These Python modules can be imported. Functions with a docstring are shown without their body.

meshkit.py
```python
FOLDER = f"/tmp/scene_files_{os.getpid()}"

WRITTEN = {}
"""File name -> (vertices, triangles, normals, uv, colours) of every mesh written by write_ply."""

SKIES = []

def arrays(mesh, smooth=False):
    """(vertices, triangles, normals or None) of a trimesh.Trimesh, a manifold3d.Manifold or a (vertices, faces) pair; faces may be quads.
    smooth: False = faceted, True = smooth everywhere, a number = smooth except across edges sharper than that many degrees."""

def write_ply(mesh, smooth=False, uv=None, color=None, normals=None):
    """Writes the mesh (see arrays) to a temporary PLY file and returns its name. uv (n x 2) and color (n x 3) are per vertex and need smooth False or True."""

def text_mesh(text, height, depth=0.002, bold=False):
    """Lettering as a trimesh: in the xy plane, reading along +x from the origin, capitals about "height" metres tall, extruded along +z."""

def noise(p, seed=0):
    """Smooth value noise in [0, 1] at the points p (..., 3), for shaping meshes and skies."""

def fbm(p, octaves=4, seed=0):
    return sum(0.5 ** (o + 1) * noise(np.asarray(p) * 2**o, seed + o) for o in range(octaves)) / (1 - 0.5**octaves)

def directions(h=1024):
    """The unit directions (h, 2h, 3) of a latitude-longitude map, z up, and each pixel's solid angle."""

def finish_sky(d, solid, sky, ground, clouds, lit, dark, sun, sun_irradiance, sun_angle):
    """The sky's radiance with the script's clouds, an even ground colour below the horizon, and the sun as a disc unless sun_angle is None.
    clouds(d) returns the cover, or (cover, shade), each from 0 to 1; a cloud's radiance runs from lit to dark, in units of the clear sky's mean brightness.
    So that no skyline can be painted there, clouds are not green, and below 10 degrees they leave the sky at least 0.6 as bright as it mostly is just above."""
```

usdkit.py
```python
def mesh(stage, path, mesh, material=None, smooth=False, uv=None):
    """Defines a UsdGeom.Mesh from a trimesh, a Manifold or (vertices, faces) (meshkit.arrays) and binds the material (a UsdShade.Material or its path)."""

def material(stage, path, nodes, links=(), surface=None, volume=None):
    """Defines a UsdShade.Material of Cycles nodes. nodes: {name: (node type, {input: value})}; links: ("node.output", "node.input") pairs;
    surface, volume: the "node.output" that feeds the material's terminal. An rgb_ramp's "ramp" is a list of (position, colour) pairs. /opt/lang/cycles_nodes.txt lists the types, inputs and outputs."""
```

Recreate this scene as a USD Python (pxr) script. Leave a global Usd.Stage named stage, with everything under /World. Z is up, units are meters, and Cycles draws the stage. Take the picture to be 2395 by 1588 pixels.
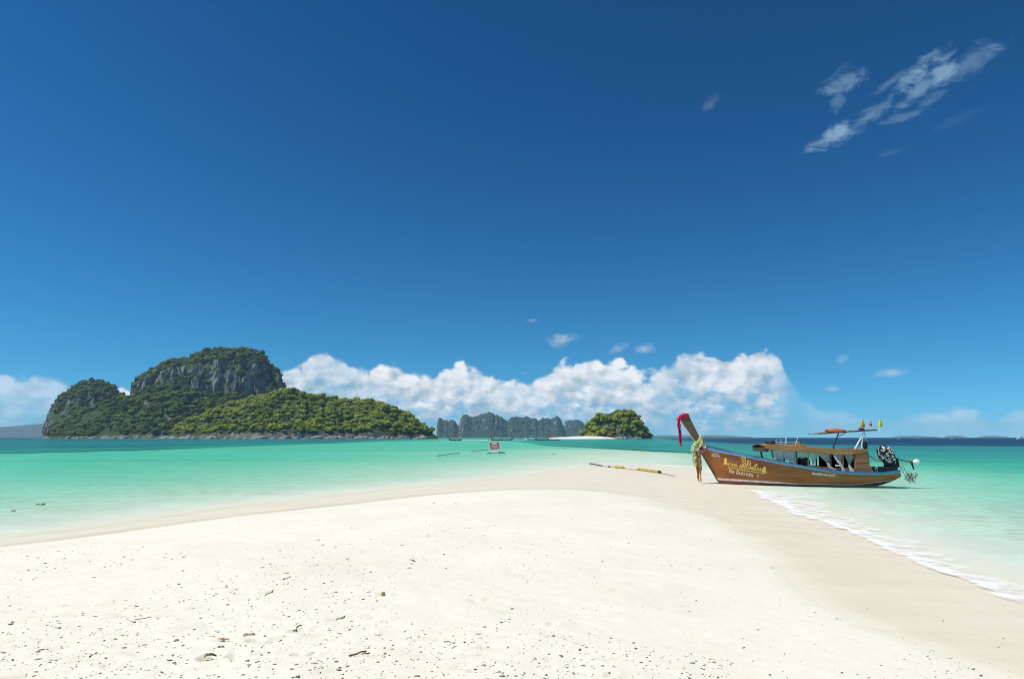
import math, random, glob, numpy as np, trimesh, shapely, usdkit, meshkit
import manifold3d as m3
from scipy.interpolate import RBFInterpolator, LinearNDInterpolator, NearestNDInterpolator
from shapely.geometry import LineString, Polygon, Point
from pxr import Usd, UsdGeom, UsdLux, UsdShade, Gf, Sdf, Vt

stage = Usd.Stage.CreateInMemory()
UsdGeom.SetStageUpAxis(stage, 'Z'); UsdGeom.SetStageMetersPerUnit(stage, 1)
stage.SetDefaultPrim(UsdGeom.Xform.Define(stage, '/World').GetPrim())
random.seed(7); rng = np.random.default_rng(7)

# ------------------------------------------------------------------ camera, exposure
EYE, PITCH, FOCAL = 1.8, 8.16, 24.0
cam = UsdGeom.Camera.Define(stage, '/World/camera')
cam.CreateHorizontalApertureAttr(36.0); cam.CreateVerticalApertureAttr(36.0 * 678 / 1024); cam.CreateFocalLengthAttr(FOCAL)
cam.CreateClippingRangeAttr((0.05, 100000.0))
cam.AddTranslateOp().Set((0, 0, EYE)); cam.AddRotateXOp().Set(90 + PITCH)
cam.CreateExposureAttr(0.0)
F = 1024 * FOCAL / 36.0
CP, SP = math.cos(math.radians(PITCH)), math.sin(math.radians(PITCH))

def ray(px, py):
    u, v = (np.asarray(px, float) - 512) / F, (339 - np.asarray(py, float)) / F
    return np.stack([u, CP - v * SP, SP + v * CP], -1)
def dp(x, y): return np.asarray(x, float) * .43298, np.asarray(y, float) * .43240      # survey pixels, 2365 wide
def sp(x, y): return np.asarray(x, float) * .42756, np.asarray(y, float) * .42695      # survey pixels, 2395 wide
def ground(px, py, z=0.0):
    d = ray(px, py); t = (z - EYE) / d[..., 2]
    return d * t[..., None] + [0, 0, EYE]
def at_y(px, py, y):
    d = ray(px, py); t = y / d[..., 1]
    return d * np.asarray(t)[..., None] + [0, 0, EYE]
def azel(px, py):
    d = ray(px, py); d = d / np.linalg.norm(d, axis=-1, keepdims=True)
    return np.degrees(np.arctan2(d[..., 0], d[..., 1])), np.degrees(np.arcsin(d[..., 2]))

# ------------------------------------------------------------------ node helper
class Nodes:
    def __init__(s): s.n, s.l = {}, []
    def __call__(s, kind, out, **kw):
        name = f"n{len(s.n)}"; vals = {}
        for k, v in kw.items():
            if isinstance(v, str) and v.startswith('@'): s.l.append((v[1:], f"{name}.{k}"))
            else: vals[k] = v
        s.n[name] = (kind, vals); return f"@{name}.{out}"
    def math(s, t, a, b=None, c=None, clamp=False):
        kw = dict(math_type=t, value1=a)
        if b is not None: kw['value2'] = b
        if c is not None: kw['value3'] = c
        if clamp: kw['use_clamp'] = True
        return s('math', 'value', **kw)
    def rng(s, v, a, b, c=0., d=1., smooth=True):
        return s('map_range', 'result', range_type='smoothstep' if smooth else 'linear', value=v, from_min=a, from_max=b, to_min=c, to_max=d, clamp=True)
    def mix(s, f, a, b, t='mix'): return s('mix', 'color', fac=f, color1=a, color2=b, mix_type=t)
    def noise(s, vec, scale, detail=4., rough=.55, dist=0.): return s('noise_texture', 'fac', vector=vec, scale=scale, detail=detail, roughness=rough, distortion=dist)
    def scale(s, vec, sc, loc=(0, 0, 0)): return s('mapping', 'vector', vector=vec, scale=sc, location=loc)
    def pos(s): return s('geometry', 'position')
    def ramp(s, f, stops): return s('rgb_ramp', 'color', fac=f, ramp=stops)
    def done(s, path, surface=None, volume=None):
        return usdkit.material(stage, '/World/Looks/' + path, s.n, s.l, surface=surface and surface[1:], volume=volume and volume[1:])

def srgb(r, g, b):
    return tuple((c / 255 / 12.92 if c <= 10 else ((c / 255 + .055) / 1.055) ** 2.4) for c in (r, g, b))

# ------------------------------------------------------------------ sky and sun
SUN_EL = math.radians(60.0)
_s = np.array([-.93, -.36]); _s /= np.linalg.norm(_s)
SUN = np.array([_s[0] * math.cos(SUN_EL), _s[1] * math.cos(SUN_EL), math.sin(SUN_EL)])

def make_sky():
    N = Nodes()
    g = N('texture_coordinate', 'generated')
    lift = N('vector_math', 'vector', math_type='multiply_add', vector1=g, vector2=(1., 1., .93), vector3=(0., 0., .085))   # the lowest, yellowed air is left out: haze stands there
    sky = N('sky_texture', 'color', vector=N('vector_math', 'vector', math_type='normalize', vector1=lift), sky_type='single_scattering', sun_disc=False, sun_elevation=SUN_EL, sun_rotation=math.atan2(_s[0], _s[1]),
            air_density=1.0, aerosol_density=.25, ozone_density=1.6)
    # the deep blue of a polarising filter: a steeper curve, steepest in red
    sep = N('separate_color', 'r', color=sky); nm = sep[1:].split('.')[0]
    ch = []
    for c, (gm, k) in zip('rgb', ((2.1, .82), (1.80, 1.68), (1.75, 1.70))):
        v = N.math('power', N.math('multiply', f'@{nm}.{c}', .1), gm)
        ch.append(N.math('multiply', v, k * 10))
    col = N('combine_color', 'color', r=ch[0], g=ch[1], b=ch[2])
    sx = N('separate_xyz', 'x', vector=g); nm = sx[1:].split('.')[0]
    az = N.math('multiply', N.math('arctan2', f'@{nm}.x', f'@{nm}.y'), 180 / math.pi)
    el = N.math('multiply', N.math('arcsine', f'@{nm}.z'), 180 / math.pi)
    P = N('combine_xyz', 'vector', x=az, y=el, z=0.)
    Ps = N.scale(P, (1., 1.55, 1.))
    def billow(off):
        q = N.scale(P, (1., 1.3, 1.), off)
        warp = N('vector_math', 'vector', math_type='multiply_add', vector1=N('noise_texture', 'color', vector=q, scale=.9, detail=3.), vector2=(.9, .9, 0.), vector3=q)
        v = N('voronoi_texture', 'distance', vector=warp, scale=.5, feature='f1', detail=1.5, roughness=.45, lacunarity=2.1, randomness=1.)
        return N.math('add', N.math('multiply', N.noise(q, .40, 6., .54, .15), .66), N.math('multiply', N.math('subtract', 1., v), .34))
    big = billow((0, 0, 0)); lit = billow((.40, -.55, 0))
    fine = N.noise(N.scale(P, (.8, 1.4, 1.), (3, 8, 0)), .75, 6., .60, .3)
    # bank of cumulus low over the islands: its top, cover and floor along the horizon
    tops = [(-200, 872, .42), (0, 872, .55), (70, 872, .58), (130, 884, .5), (175, 905, .35), (210, 985, .2), (250, 930, .3), (275, 898, .9), (300, 886, 1), (330, 900, .6), (480, 905, .6), (600, 890, .9),
            (640, 868, 1), (690, 838, .85), (750, 812, .72), (800, 836, .68), (840, 862, .82), (868, 850, 1), (905, 834, 1), (935, 858, 1), (990, 870, 1), (1030, 852, 1), (1070, 840, 1), (1110, 850, 1),
            (1150, 876, 1), (1200, 880, .9), (1225, 888, .9), (1260, 860, 1), (1310, 838, 1), (1390, 828, 1), (1450, 848, 1), (1500, 866, .95), (1530, 848, .85), (1565, 822, .8), (1620, 812, .9),
            (1680, 826, .95), (1730, 822, .95), (1765, 812, .9), (1785, 824, .82), (1806, 846, .5), (1820, 875, .16), (1850, 925, .10), (1890, 948, .32), (1950, 955, .34), (1985, 970, .25), (2050, 985, .1), (2120, 962, .3),
            (2160, 952, .6), (2250, 948, .6), (2290, 975, .3), (2340, 960, .4), (2400, 955, .4), (2600, 930, .4)]
    A0, A1 = -48., 48.
    pts = []
    for x, y, o in tops:
        a, e = azel(*dp(x, y)); pts.append((float(a), float(e), o))
    for a, e, o in ((-48, 4, .5), (48, 5, .5)): pts.append((a, e, o))
    pts.sort()
    stops = [((a - A0) / (A1 - A0), (min(max(e, 0) / 14, 1), o, 0)) for a, e, o in pts]
    # all round the horizon the same kind of bank goes on: mirror the azimuth into the surveyed span
    wrap = N.math('pingpong', N.math('add', az, 48.), 96.)
    rp = N.ramp(N.math('divide', wrap, 96.), stops)
    rs = N('separate_color', 'r', color=rp); rn = rs[1:].split('.')[0]
    top = N.math('multiply', f'@{rn}.r', 14.)
    below = N.math('subtract', N.math('multiply_add', N.math('subtract', big, .5), N.math('multiply', f'@{rn}.g', 3.7), N.math('add', top, .42)), el)
    edge = N.rng(below, -.06, .50)
    depth = N.rng(N.math('subtract', top, el), .3, 3.6, 0., 1., False)
    hole = N.rng(fine, .40, .58)
    gap = N.math('multiply', depth, .72)
    cov = N.math('subtract', 1., N.math('multiply', gap, N.math('subtract', 1., hole)))
    fade = N.rng(el, .15, 2.4, .38, 1., False)
    a1 = N.math('multiply', N.math('multiply', edge, cov), N.math('multiply', f'@{rn}.g', fade))
    a1 = N.math('multiply', a1, .97, clamp=True)
    shade = N.math('multiply_add', N.math('subtract', big, lit), 3.2, N.math('subtract', .84, N.math('multiply', depth, .40)), clamp=True)
    # scattered small clouds and the torn wisps high on the right: survey x, y, half length, half height, tilt, cover
    ell = [(1297, 786, 36, 16, 8, .52), (1228, 740, 14, 6, 0, .25), (1488, 806, 24, 13, 5, .45), (1428, 806, 26, 12, 20, .3), (2055, 862, 40, 12, 6, .5), (1925, 899, 22, 8, 0, .35), (1945, 828, 20, 12, 40, .2),
           (1640, 240, 30, 16, 35, .10), (2062, 350, 40, 9, 10, .05), (1560, 862, 60, 14, 0, .3)]
    wisp = [(1915, 318, 66, 24, 22, .85), (1890, 330, 42, 14, 14, .6), (2005, 272, 60, 18, 24, .42), (2090, 268, 70, 12, 6, .28), (1955, 185, 58, 28, 14, .52), (1935, 232, 20, 30, 0, .28), (2055, 190, 60, 12, 26, .32),
            (2120, 165, 70, 28, 26, .72), (2180, 165, 60, 36, 18, .75), (2125, 205, 70, 18, 32, .55), (2240, 145, 70, 40, 18, .38), (2200, 280, 70, 14, 12, .05), (2150, 230, 50, 16, 25, .22)]
    n2 = N.noise(Ps, .95, 6., .6, .2)
    rot = N('mapping', 'vector', vector=P, rotation=(0, 0, -.45), scale=(.55, 1.25, 1))
    n3 = N.math('add', N.math('multiply', N.noise(rot, .8, 9., .66, 1.1), .7), N.math('multiply', N.noise(P, .8, 9., .7, .8), .3))
    def blob(items, nz, amp):
        acc = None
        for x, y, rx, ry, tilt, o in items:
            a, e = azel(*dp(x, y)); a2, e2 = azel(*dp(x + 10, y)); k = float(abs(a2 - a)) / 10; ky = float(abs(azel(*dp(x, y + 10))[1] - e)) / 10
            m = N('mapping', 'vector', mapping_type='texture', vector=P, location=(float(a), float(e), 0), rotation=(0, 0, math.radians(tilt)), scale=(rx * k, ry * ky, 1))
            r = N('vector_math', 'value', math_type='length', vector1=m)
            v = N.math('multiply_add', N.math('subtract', nz, .5), amp, N.math('subtract', 1., r))
            v = N.rng(v, -.15, .95, 0., o)
            acc = v if acc is None else N.math('maximum', acc, v)
        return acc
    a2 = blob(ell, n2, 2.0)
    a3 = N.math('multiply', blob(wisp, n3, 4.0), .66)
    white = N.mix(shade, tuple(10 * c * .93 for c in srgb(176, 199, 212)), tuple(10 * c for c in srgb(250, 252, 253)))
    c1 = N.mix(a1, col, white)
    c2 = N.mix(a2, c1, tuple(10 * c for c in srgb(205, 218, 228)))
    c3 = N.mix(a3, c2, tuple(10 * c for c in srgb(165, 203, 228)))
    b = N('background_shader', 'background', color=c3, strength=.1)
    return N.done('sky', b)
dome = UsdLux.DomeLight.Define(stage, '/World/sky'); UsdShade.MaterialBindingAPI.Apply(dome.GetPrim()).Bind(make_sky())
sun = UsdLux.DistantLight.Define(stage, '/World/sun')
sun.CreateIntensityAttr(1.25); sun.CreateAngleAttr(.5); sun.CreateNormalizeAttr(True); sun.CreateColorAttr((1, .965, .91))
sun.AddTransformOp().Set(Gf.Matrix4d().SetRotate(Gf.Rotation(Gf.Vec3d(0, 0, 1), Gf.Vec3d(*map(float, SUN)))))

# ------------------------------------------------------------------ object helpers
_used = {}
def numbered(parent, name):
    k = (parent, name); i = _used.get(k, -1) + 1; _used[k] = i
    return f"{parent}/{name}" + (f"_{i:03d}" if i else '')
def tag(prim, label=None, cat=None, group=None, kind=None):
    p = prim.GetPrim() if hasattr(prim, 'GetPrim') else prim
    for k, v in (('label', label), ('category', cat), ('group', group), ('kind', kind)):
        if v: p.SetCustomDataByKey(k, v)
    return p
def obj(name, mesh, mat, parent=None, smooth=False, label=None, kind=None):
    path = numbered(str(parent.GetPath()) if parent else '/World', name)
    m = usdkit.mesh(stage, path, mesh, mat, smooth=smooth)
    if label or kind: tag(m, label, kind=kind)
    return m.GetPrim()
def thing(name, label, cat, loc=(0, 0, 0), group=None, rz=0, scale=None):
    x = UsdGeom.Xform.Define(stage, numbered('/World', name))
    x.AddTranslateOp().Set(Gf.Vec3d(*map(float, loc)))
    if rz: x.AddRotateZOp().Set(float(rz))
    if scale is not None: x.AddScaleOp().Set(Gf.Vec3f(*map(float, np.broadcast_to(scale, 3))))
    return tag(x, label, cat, group)
def copy_of(root, name, loc, rz, scale, label, cat, group):
    x = UsdGeom.Xform.Define(stage, numbered('/World', name))
    x.GetPrim().GetReferences().AddInternalReference(root.GetPath())
    x.ClearXformOpOrder()
    xf = UsdGeom.XformCommonAPI(x)
    t = Gf.Matrix4d().SetScale(Gf.Vec3d(*map(float, np.broadcast_to(scale, 3)))) * Gf.Matrix4d().SetRotate(Gf.Rotation(Gf.Vec3d(0, 0, 1), float(rz)))
    t.SetTranslateOnly(Gf.Vec3d(*map(float, loc)))
    x.MakeMatrixXform().Set(t)
    x.GetPrim().SetInstanceable(True)
    return tag(x, label, cat, group)
def primvar(prim, name, values):
    UsdGeom.PrimvarsAPI(prim).CreatePrimvar(name, Sdf.ValueTypeNames.FloatArray, 'vertex').Set(Vt.FloatArray.FromNumpy(np.asarray(values, np.float32)))
def cat(*ms): return trimesh.util.concatenate([m for m in ms if m is not None])
def box(c, s, rz=0):
    m = trimesh.creation.box(s)
    if rz: m.apply_transform(trimesh.transformations.rotation_matrix(rz, [0, 0, 1]))
    m.apply_translation(c); return m
def soft(mesh_pts, r=.01, n=12):
    return m3.Manifold.batch_hull([m3.Manifold.sphere(r, n).translate(tuple(map(float, p))) for p in mesh_pts])
def tri(man):
    q = man.to_mesh(); return trimesh.Trimesh(q.vert_properties[:, :3], q.tri_verts, process=False)
def tube(pts, r, n=8, cap=True):
    pts = np.asarray(pts, float); m = len(pts); r = np.broadcast_to(r, m)
    T = np.gradient(pts, axis=0); T /= np.linalg.norm(T, axis=1, keepdims=True) + 1e-12
    up = np.array([0, 0, 1.]) if abs(T[0, 2]) < .9 else np.array([0, 1., 0])
    V = []
    A = np.cross(T[0], up); A /= np.linalg.norm(A)
    for i in range(m):
        A = A - T[i] * (A @ T[i]); A /= np.linalg.norm(A) + 1e-12
        B = np.cross(T[i], A)
        a = np.arange(n) * 2 * np.pi / n
        V.append(pts[i] + r[i] * (np.cos(a)[:, None] * A + np.sin(a)[:, None] * B))
    V = np.vstack(V); Fc = []
    for i in range(m - 1):
        for j in range(n):
            a, b = i * n + j, i * n + (j + 1) % n
            Fc += [[a, b, b + n], [a, b + n, a + n]]
    if cap:
        V = np.vstack([V, pts[0], pts[-1]])
        for j in range(n):
            Fc += [[m * n, (j + 1) % n, j], [m * n + 1, (m - 1) * n + j, (m - 1) * n + (j + 1) % n]]
    return trimesh.Trimesh(V, Fc, process=False)
def grid_mesh(P, flip=False):
    h, w = P.shape[:2]; i = np.arange(h * w).reshape(h, w)
    q = np.stack([i[:-1, :-1], i[:-1, 1:], i[1:, 1:], i[1:, :-1]], -1).reshape(-1, 4)
    f = np.vstack([q[:, [0, 1, 2]], q[:, [0, 2, 3]]])
    return trimesh.Trimesh(P.reshape(-1, 3), f[:, ::-1] if flip else f, process=False)
def smoothline(p, n=3):
    p = np.asarray(p, float)
    for _ in range(n):
        q = np.empty((2 * len(p) - 2, p.shape[1])); q[0::2] = .75 * p[:-1] + .25 * p[1:]; q[1::2] = .25 * p[:-1] + .75 * p[1:]
        p = np.vstack([p[:1], q, p[-1:]])
    return p
def sstep(x, a, b):
    t = np.clip((x - a) / (b - a), 0, 1); return t * t * (3 - 2 * t)
def plain(name, color, rough=.6, spec=.4, var=.12, scale=6., bump=0., metallic=0., stretch=(1, 1, 1), obj_space=True, dark=None):
    N = Nodes(); co = N('texture_coordinate', 'object') if obj_space else N.pos()
    nz = N.noise(N.scale(co, stretch), scale, 5., .6)
    c = N.mix(N.rng(nz, .3, .7), tuple(x * (1 - var) for x in color) if dark is None else dark, tuple(min(1, x * (1 + var)) for x in color))
    kw = dict(base_color=c, roughness=rough, specular_ior_level=spec, metallic=metallic)
    if bump: kw['normal'] = N('bump', 'normal', height=nz, strength=1., distance=bump)
    return N.done(name, N('principled_bsdf', 'BSDF', **kw))

# ------------------------------------------------------------------ sand bar and sea bed
def gline(pts, z=0.): return np.array([ground(*dp(x, y), z) for x, y in pts])[:, :2]
wl_px = [(-60, 1257), (0, 1246), (200, 1224), (400, 1194), (600, 1165), (800, 1145), (1000, 1121), (1150, 1107), (1290, 1090), (1360, 1078), (1440, 1073), (1520, 1075), (1590, 1082),
         (1640, 1102), (1675, 1119), (1705, 1126), (1740, 1134), (1800, 1161), (1900, 1207), (2000, 1249), (2100, 1289), (2200, 1331), (2365, 1397), (2440, 1428)]
dr_px = [(-60, 1274), (0, 1264), (200, 1242), (400, 1213), (600, 1187), (800, 1167), (1000, 1143), (1150, 1132), (1300, 1130), (1420, 1140), (1500, 1157), (1560, 1182), (1650, 1204), (1720, 1248),
         (1790, 1290), (1830, 1350), (1900, 1400), (2000, 1444), (2100, 1480), (2250, 1545), (2365, 1600)]
ZD = .15
wl = smoothline(np.vstack([[-60, 10], [-25, 10.6], gline(wl_px), [6.0, 4.2], [7.5, 0], [8, -30]]), 3)
dr = smoothline(np.vstack([[-60, 8.2], [-25, 9.0], gline(dr_px, ZD), [3.2, 2.6], [3.6, 0], [3.4, -30]]), 3)
wpoly = Polygon(np.vstack([wl, [-60, -30]])).buffer(0); dpoly = Polygon(np.vstack([dr, [-60, -30]])).buffer(0)
WL, DR = LineString(wl), LineString(dr)
def sdist(P, line, poly):
    pt = shapely.points(P[..., 0], P[..., 1]); d = shapely.distance(pt, line)
    return np.where(shapely.contains(poly, pt), d, -d)
ctrl = [(0, 1200, .5), (0, 1150, 1.0), (0, 1100, 1.4), (0, 1045, 1.65), (300, 1150, .7), (300, 1100, 1.35), (300, 1050, 1.6), (600, 1120, .8), (600, 1080, 1.3), (600, 1040, 1.6), (600, 1028, 1.6), (900, 1090, .7), (900, 1050, 1.25),
        (900, 1020, 1.6), (1100, 1085, .4), (1100, 1055, 1.0), (1100, 1030, 1.4), (1100, 1014, 1.7), (1250, 1075, .22), (1250, 1050, .6), (1250, 1032, 1.0), (1400, 1058, .2), (1400, 1046, .35), (1400, 1036, .6), (1550, 1058, .22), (1550, 1046, .4),
        (1700, 1070, 1.0), (1700, 1048, 2.0), (1900, 1065, 1.8), (1900, 1050, 2.6), (2100, 1110, 1.5), (2100, 1075, 1.9), (2100, 1060, 2.6), (2300, 1220, 1.0), (2300, 1130, 1.9), (2300, 1085, 2.8), (2000, 1180, .55), (2200, 1250, .45), (1850, 1140, .6), (1900, 1110, 1.3), (2330, 1330, .25), (2150, 1150, 1.1)]
cg = np.array([ground(*dp(x, y))[:2] for x, y, d in ctrl])
def polar(P): return np.stack([np.arctan2(P[..., 0], P[..., 1]) * 4, np.log(np.hypot(P[..., 0], P[..., 1]) + .5)], -1)
_rb = RBFInterpolator(polar(cg), np.log([d for *_, d in ctrl]), kernel='linear', smoothing=.02)
_ta, _tr = np.linspace(-3.3, 3.3, 90), np.linspace(1.5, 9.7, 130)
_tb = _rb(np.stack(np.meshgrid(_ta, _tr, indexing='ij'), -1).reshape(-1, 2)).reshape(90, 130)
from scipy.interpolate import RegularGridInterpolator
_rg = RegularGridInterpolator((_ta, _tr), _tb)
# the edges of the sand shelf and of the deep channel beyond it: survey x, y of the edge, depth past it, y of the second edge, depth past that
shelf = np.array([(-300, 1043, 5, 1017, 8), (0, 1040, 4.3, 1014, 7), (300, 1035.5, 4.2, 1013, 7), (600, 1026, 3.8, 1012, 5), (800, 1020, 4, 1011.6, 4.5), (1000, 1015, 2.6, 1011.2, 3), (1150, 1015, 2.4, 1011.2, 2.6), (1250, 1025, 2.9, 1011.2, 2.6),
                  (1400, 1032.5, 3.1, 1011.2, 3), (1500, 1038.5, 3.2, 1012, 5), (1600, 1042, 3.3, 1019, 9), (1700, 1046, 3.4, 1025, 11), (1900, 1050, 3.7, 1028, 12), (2100, 1058, 3.8, 1028.6, 12.5), (2365, 1080, 3.7, 1029.6, 13), (2650, 1090, 3.7, 1031, 13)], float)
_e1 = np.array([ground(*dp(x, y)) for x, y in shelf[:, [0, 1]]]); _e2 = np.array([ground(*dp(x, y)) for x, y in shelf[:, [0, 3]]])
_sa1, _sr1, _sa2, _sr2 = np.arctan2(_e1[:, 0], _e1[:, 1]), np.log(np.hypot(_e1[:, 0], _e1[:, 1])), np.arctan2(_e2[:, 0], _e2[:, 1]), np.log(np.hypot(_e2[:, 0], _e2[:, 1]))
def sounding(P):
    q = polar(P); q = np.stack([np.clip(q[..., 0], -3.29, 3.29), np.clip(q[..., 1], 1.51, 9.69)], -1)
    d = np.minimum(np.exp(np.clip(_rg(q.reshape(-1, 2)).reshape(q.shape[:-1]), -2.5, 2.7)), 3.)
    a, lr = np.arctan2(P[..., 0], P[..., 1]), np.log(np.hypot(P[..., 0], P[..., 1]) + 1e-6)
    wob = (meshkit.fbm(np.stack([P[..., 0] * .05, P[..., 1] * .012, P[..., 0] * 0], -1), 4, 77) - .5) * .16
    r1, r2 = np.interp(a, _sa1, _sr1), np.interp(a, _sa2, _sr2)
    soft = np.interp(a, [-.1, .15, .35, .5], [.05, .09, .14, .30])
    t1, t2 = sstep(lr + wob - r1, -soft, soft), sstep(lr + wob - r2, -.12, .12)
    d = d * (1 - t1) + np.interp(a, _sa1, shelf[:, 2]) * t1
    return d * (1 - t2) + np.interp(a, _sa2, shelf[:, 4]) * t2
def terrain(P):
    dW, dD = sdist(P, WL, wpoly), sdist(P, DR, dpoly)
    p3 = np.stack([P[..., 0], P[..., 1], np.zeros(P.shape[:-1])], -1)
    t = np.clip(dW / np.maximum(dW + np.abs(dD), 1e-3), 0, 1)
    zw = ZD * t
    zd = ZD + .30 * (1 - np.exp(-np.maximum(dD, 0) / 5.)) + .012 * (1 - np.exp(-np.maximum(dD, 0) / .12))
    land = np.where(dD > 0, zd, zw)
    d = np.maximum(-dW, 0); sl = .10 * d
    ctl = sounding(P) * (.8 + .4 * meshkit.fbm(p3 * [.012, .03, 1], 3, 5))
    dep = (sl ** -2. + ctl ** -2. + 1e-9) ** -.5 if False else 1 / np.sqrt(1 / np.maximum(sl, 1e-4) ** 2 + 1 / ctl ** 2)
    r = np.hypot(P[..., 0], P[..., 1])
    near = np.exp(-r / 40.)
    und = (meshkit.fbm(p3 * .9, 3, 1) - .5) * .035 * near * sstep(dD, -.5, 2)
    und += (meshkit.fbm(p3 * [3.5, 5, 1], 3, 2) - .5) * .022 * near * sstep(dD, .0, 1.5)
    und += (meshkit.fbm(p3 * [.5, 1.5, 1], 2, 3) - .5) * .05 * near * sstep(-dW, .5, 4)
    z = np.where(dW > 0, land, -.24 * dep) + und * np.where(dW > 0, 1, .4)     # seen this flat, refraction lifts the bed to about a quarter of its depth
    wet = 1 - sstep(dD + (meshkit.fbm(p3 * [.7, 1.2, 1], 4, 9) - .5) * .6 * sstep(P[..., 0], -2, 3), -.10 - .4 * sstep(P[..., 0], 0, 4), .06 + .25 * sstep(P[..., 0], 0, 4))
    return z, dW, dD, wet, dep
def zat(x, y): return float(terrain(np.array([[x, y]], float))[0][0])

# small hollows pressed into the dry sand: survey x, y, length, width, heading, depth
dents = [(487, 1508, .16, .10, 60, .045), (545, 1508, .12, .05, 10, .035), (690, 1500, .10, .05, 30, .035), (720, 1497, .08, .04, 10, .03), (625, 1362, .22, .05, 55, .03), (690, 1445, .16, .05, 50, .035), (520, 1470, .16, .06, 15, .02),
         (790, 1415, .26, .06, 40, .028), (830, 1490, .18, .04, 20, .025), (310, 1420, .34, .07, 30, .02), (650, 1320, .3, .07, 45, .02), (450, 1440, .34, .07, 25, .018), (215, 1520, .26, .06, 30, .028), (130, 1420, .4, .09, 10, .016),
         (255, 1395, .5, .09, 12, .016), (50, 1560, .3, .06, 30, .03), (885, 1362, .12, .09, 80, .025), (740, 1300, .3, .07, 40, .018), (930, 1335, .25, .06, 30, .018), (1020, 1335, .22, .05, 25, .02), (590, 1470, .12, .08, 30, .03)]
az_f = np.radians(np.arange(-46, 46.01, .16)); az_b = np.radians(np.arange(46, 314, 4.0))[1:]
azs = np.concatenate([az_f, az_b, [np.radians(314)]])
rs = np.concatenate([np.geomspace(1.2, 3.6, 12)[:-1], np.geomspace(3.6, 40, 330)[:-1], np.geomspace(40, 10000, 110)])
AZ, RR = np.meshgrid(azs, rs, indexing='ij')
GP = np.stack([RR * np.sin(AZ), RR * np.cos(AZ)], -1)
GZ, GW, GD, GWET, GDEP = terrain(GP)
rd = np.random.default_rng(99); GSC = np.zeros_like(GZ)
for k in range(90):
    x, y = rd.uniform(0, 1450), 1265 + 300 * rd.random() ** .8
    dents.append((x, y, rd.uniform(.06, .32), rd.uniform(.03, .07), rd.normal(28, 14), rd.uniform(.006, .018)))
for x, y, L, W, a, dz in dents:
    c = ground(*dp(x, y), .38)[:2]; q = GP - c; ca, sa = math.cos(math.radians(a)), math.sin(math.radians(a))
    u, v = (q[..., 0] * ca + q[..., 1] * sa) / (L * .5), (-q[..., 0] * sa + q[..., 1] * ca) / (W * .6)
    r2 = u * u + v * v
    GSC += np.where(r2 < 9, min(1, dz * 26) * np.exp(-r2 * 1.1), 0)
    GZ += np.where(r2 < 9, dz * .62 * (-1.1 * np.exp(-r2 * 1.3) + .5 * np.exp(-(np.sqrt(r2) - 1.4) ** 2 * 6)), 0)
ground_mesh = grid_mesh(np.concatenate([GP, GZ[..., None]], -1), flip=True)
centre = len(ground_mesh.vertices)
V = np.vstack([ground_mesh.vertices, [[0, 0, .42]]]); nr = len(rs)
fan = [[centre, (i + 1) * nr, i * nr] for i in range(len(azs) - 1)]
Fg = np.vstack([ground_mesh.faces, fan])

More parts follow.
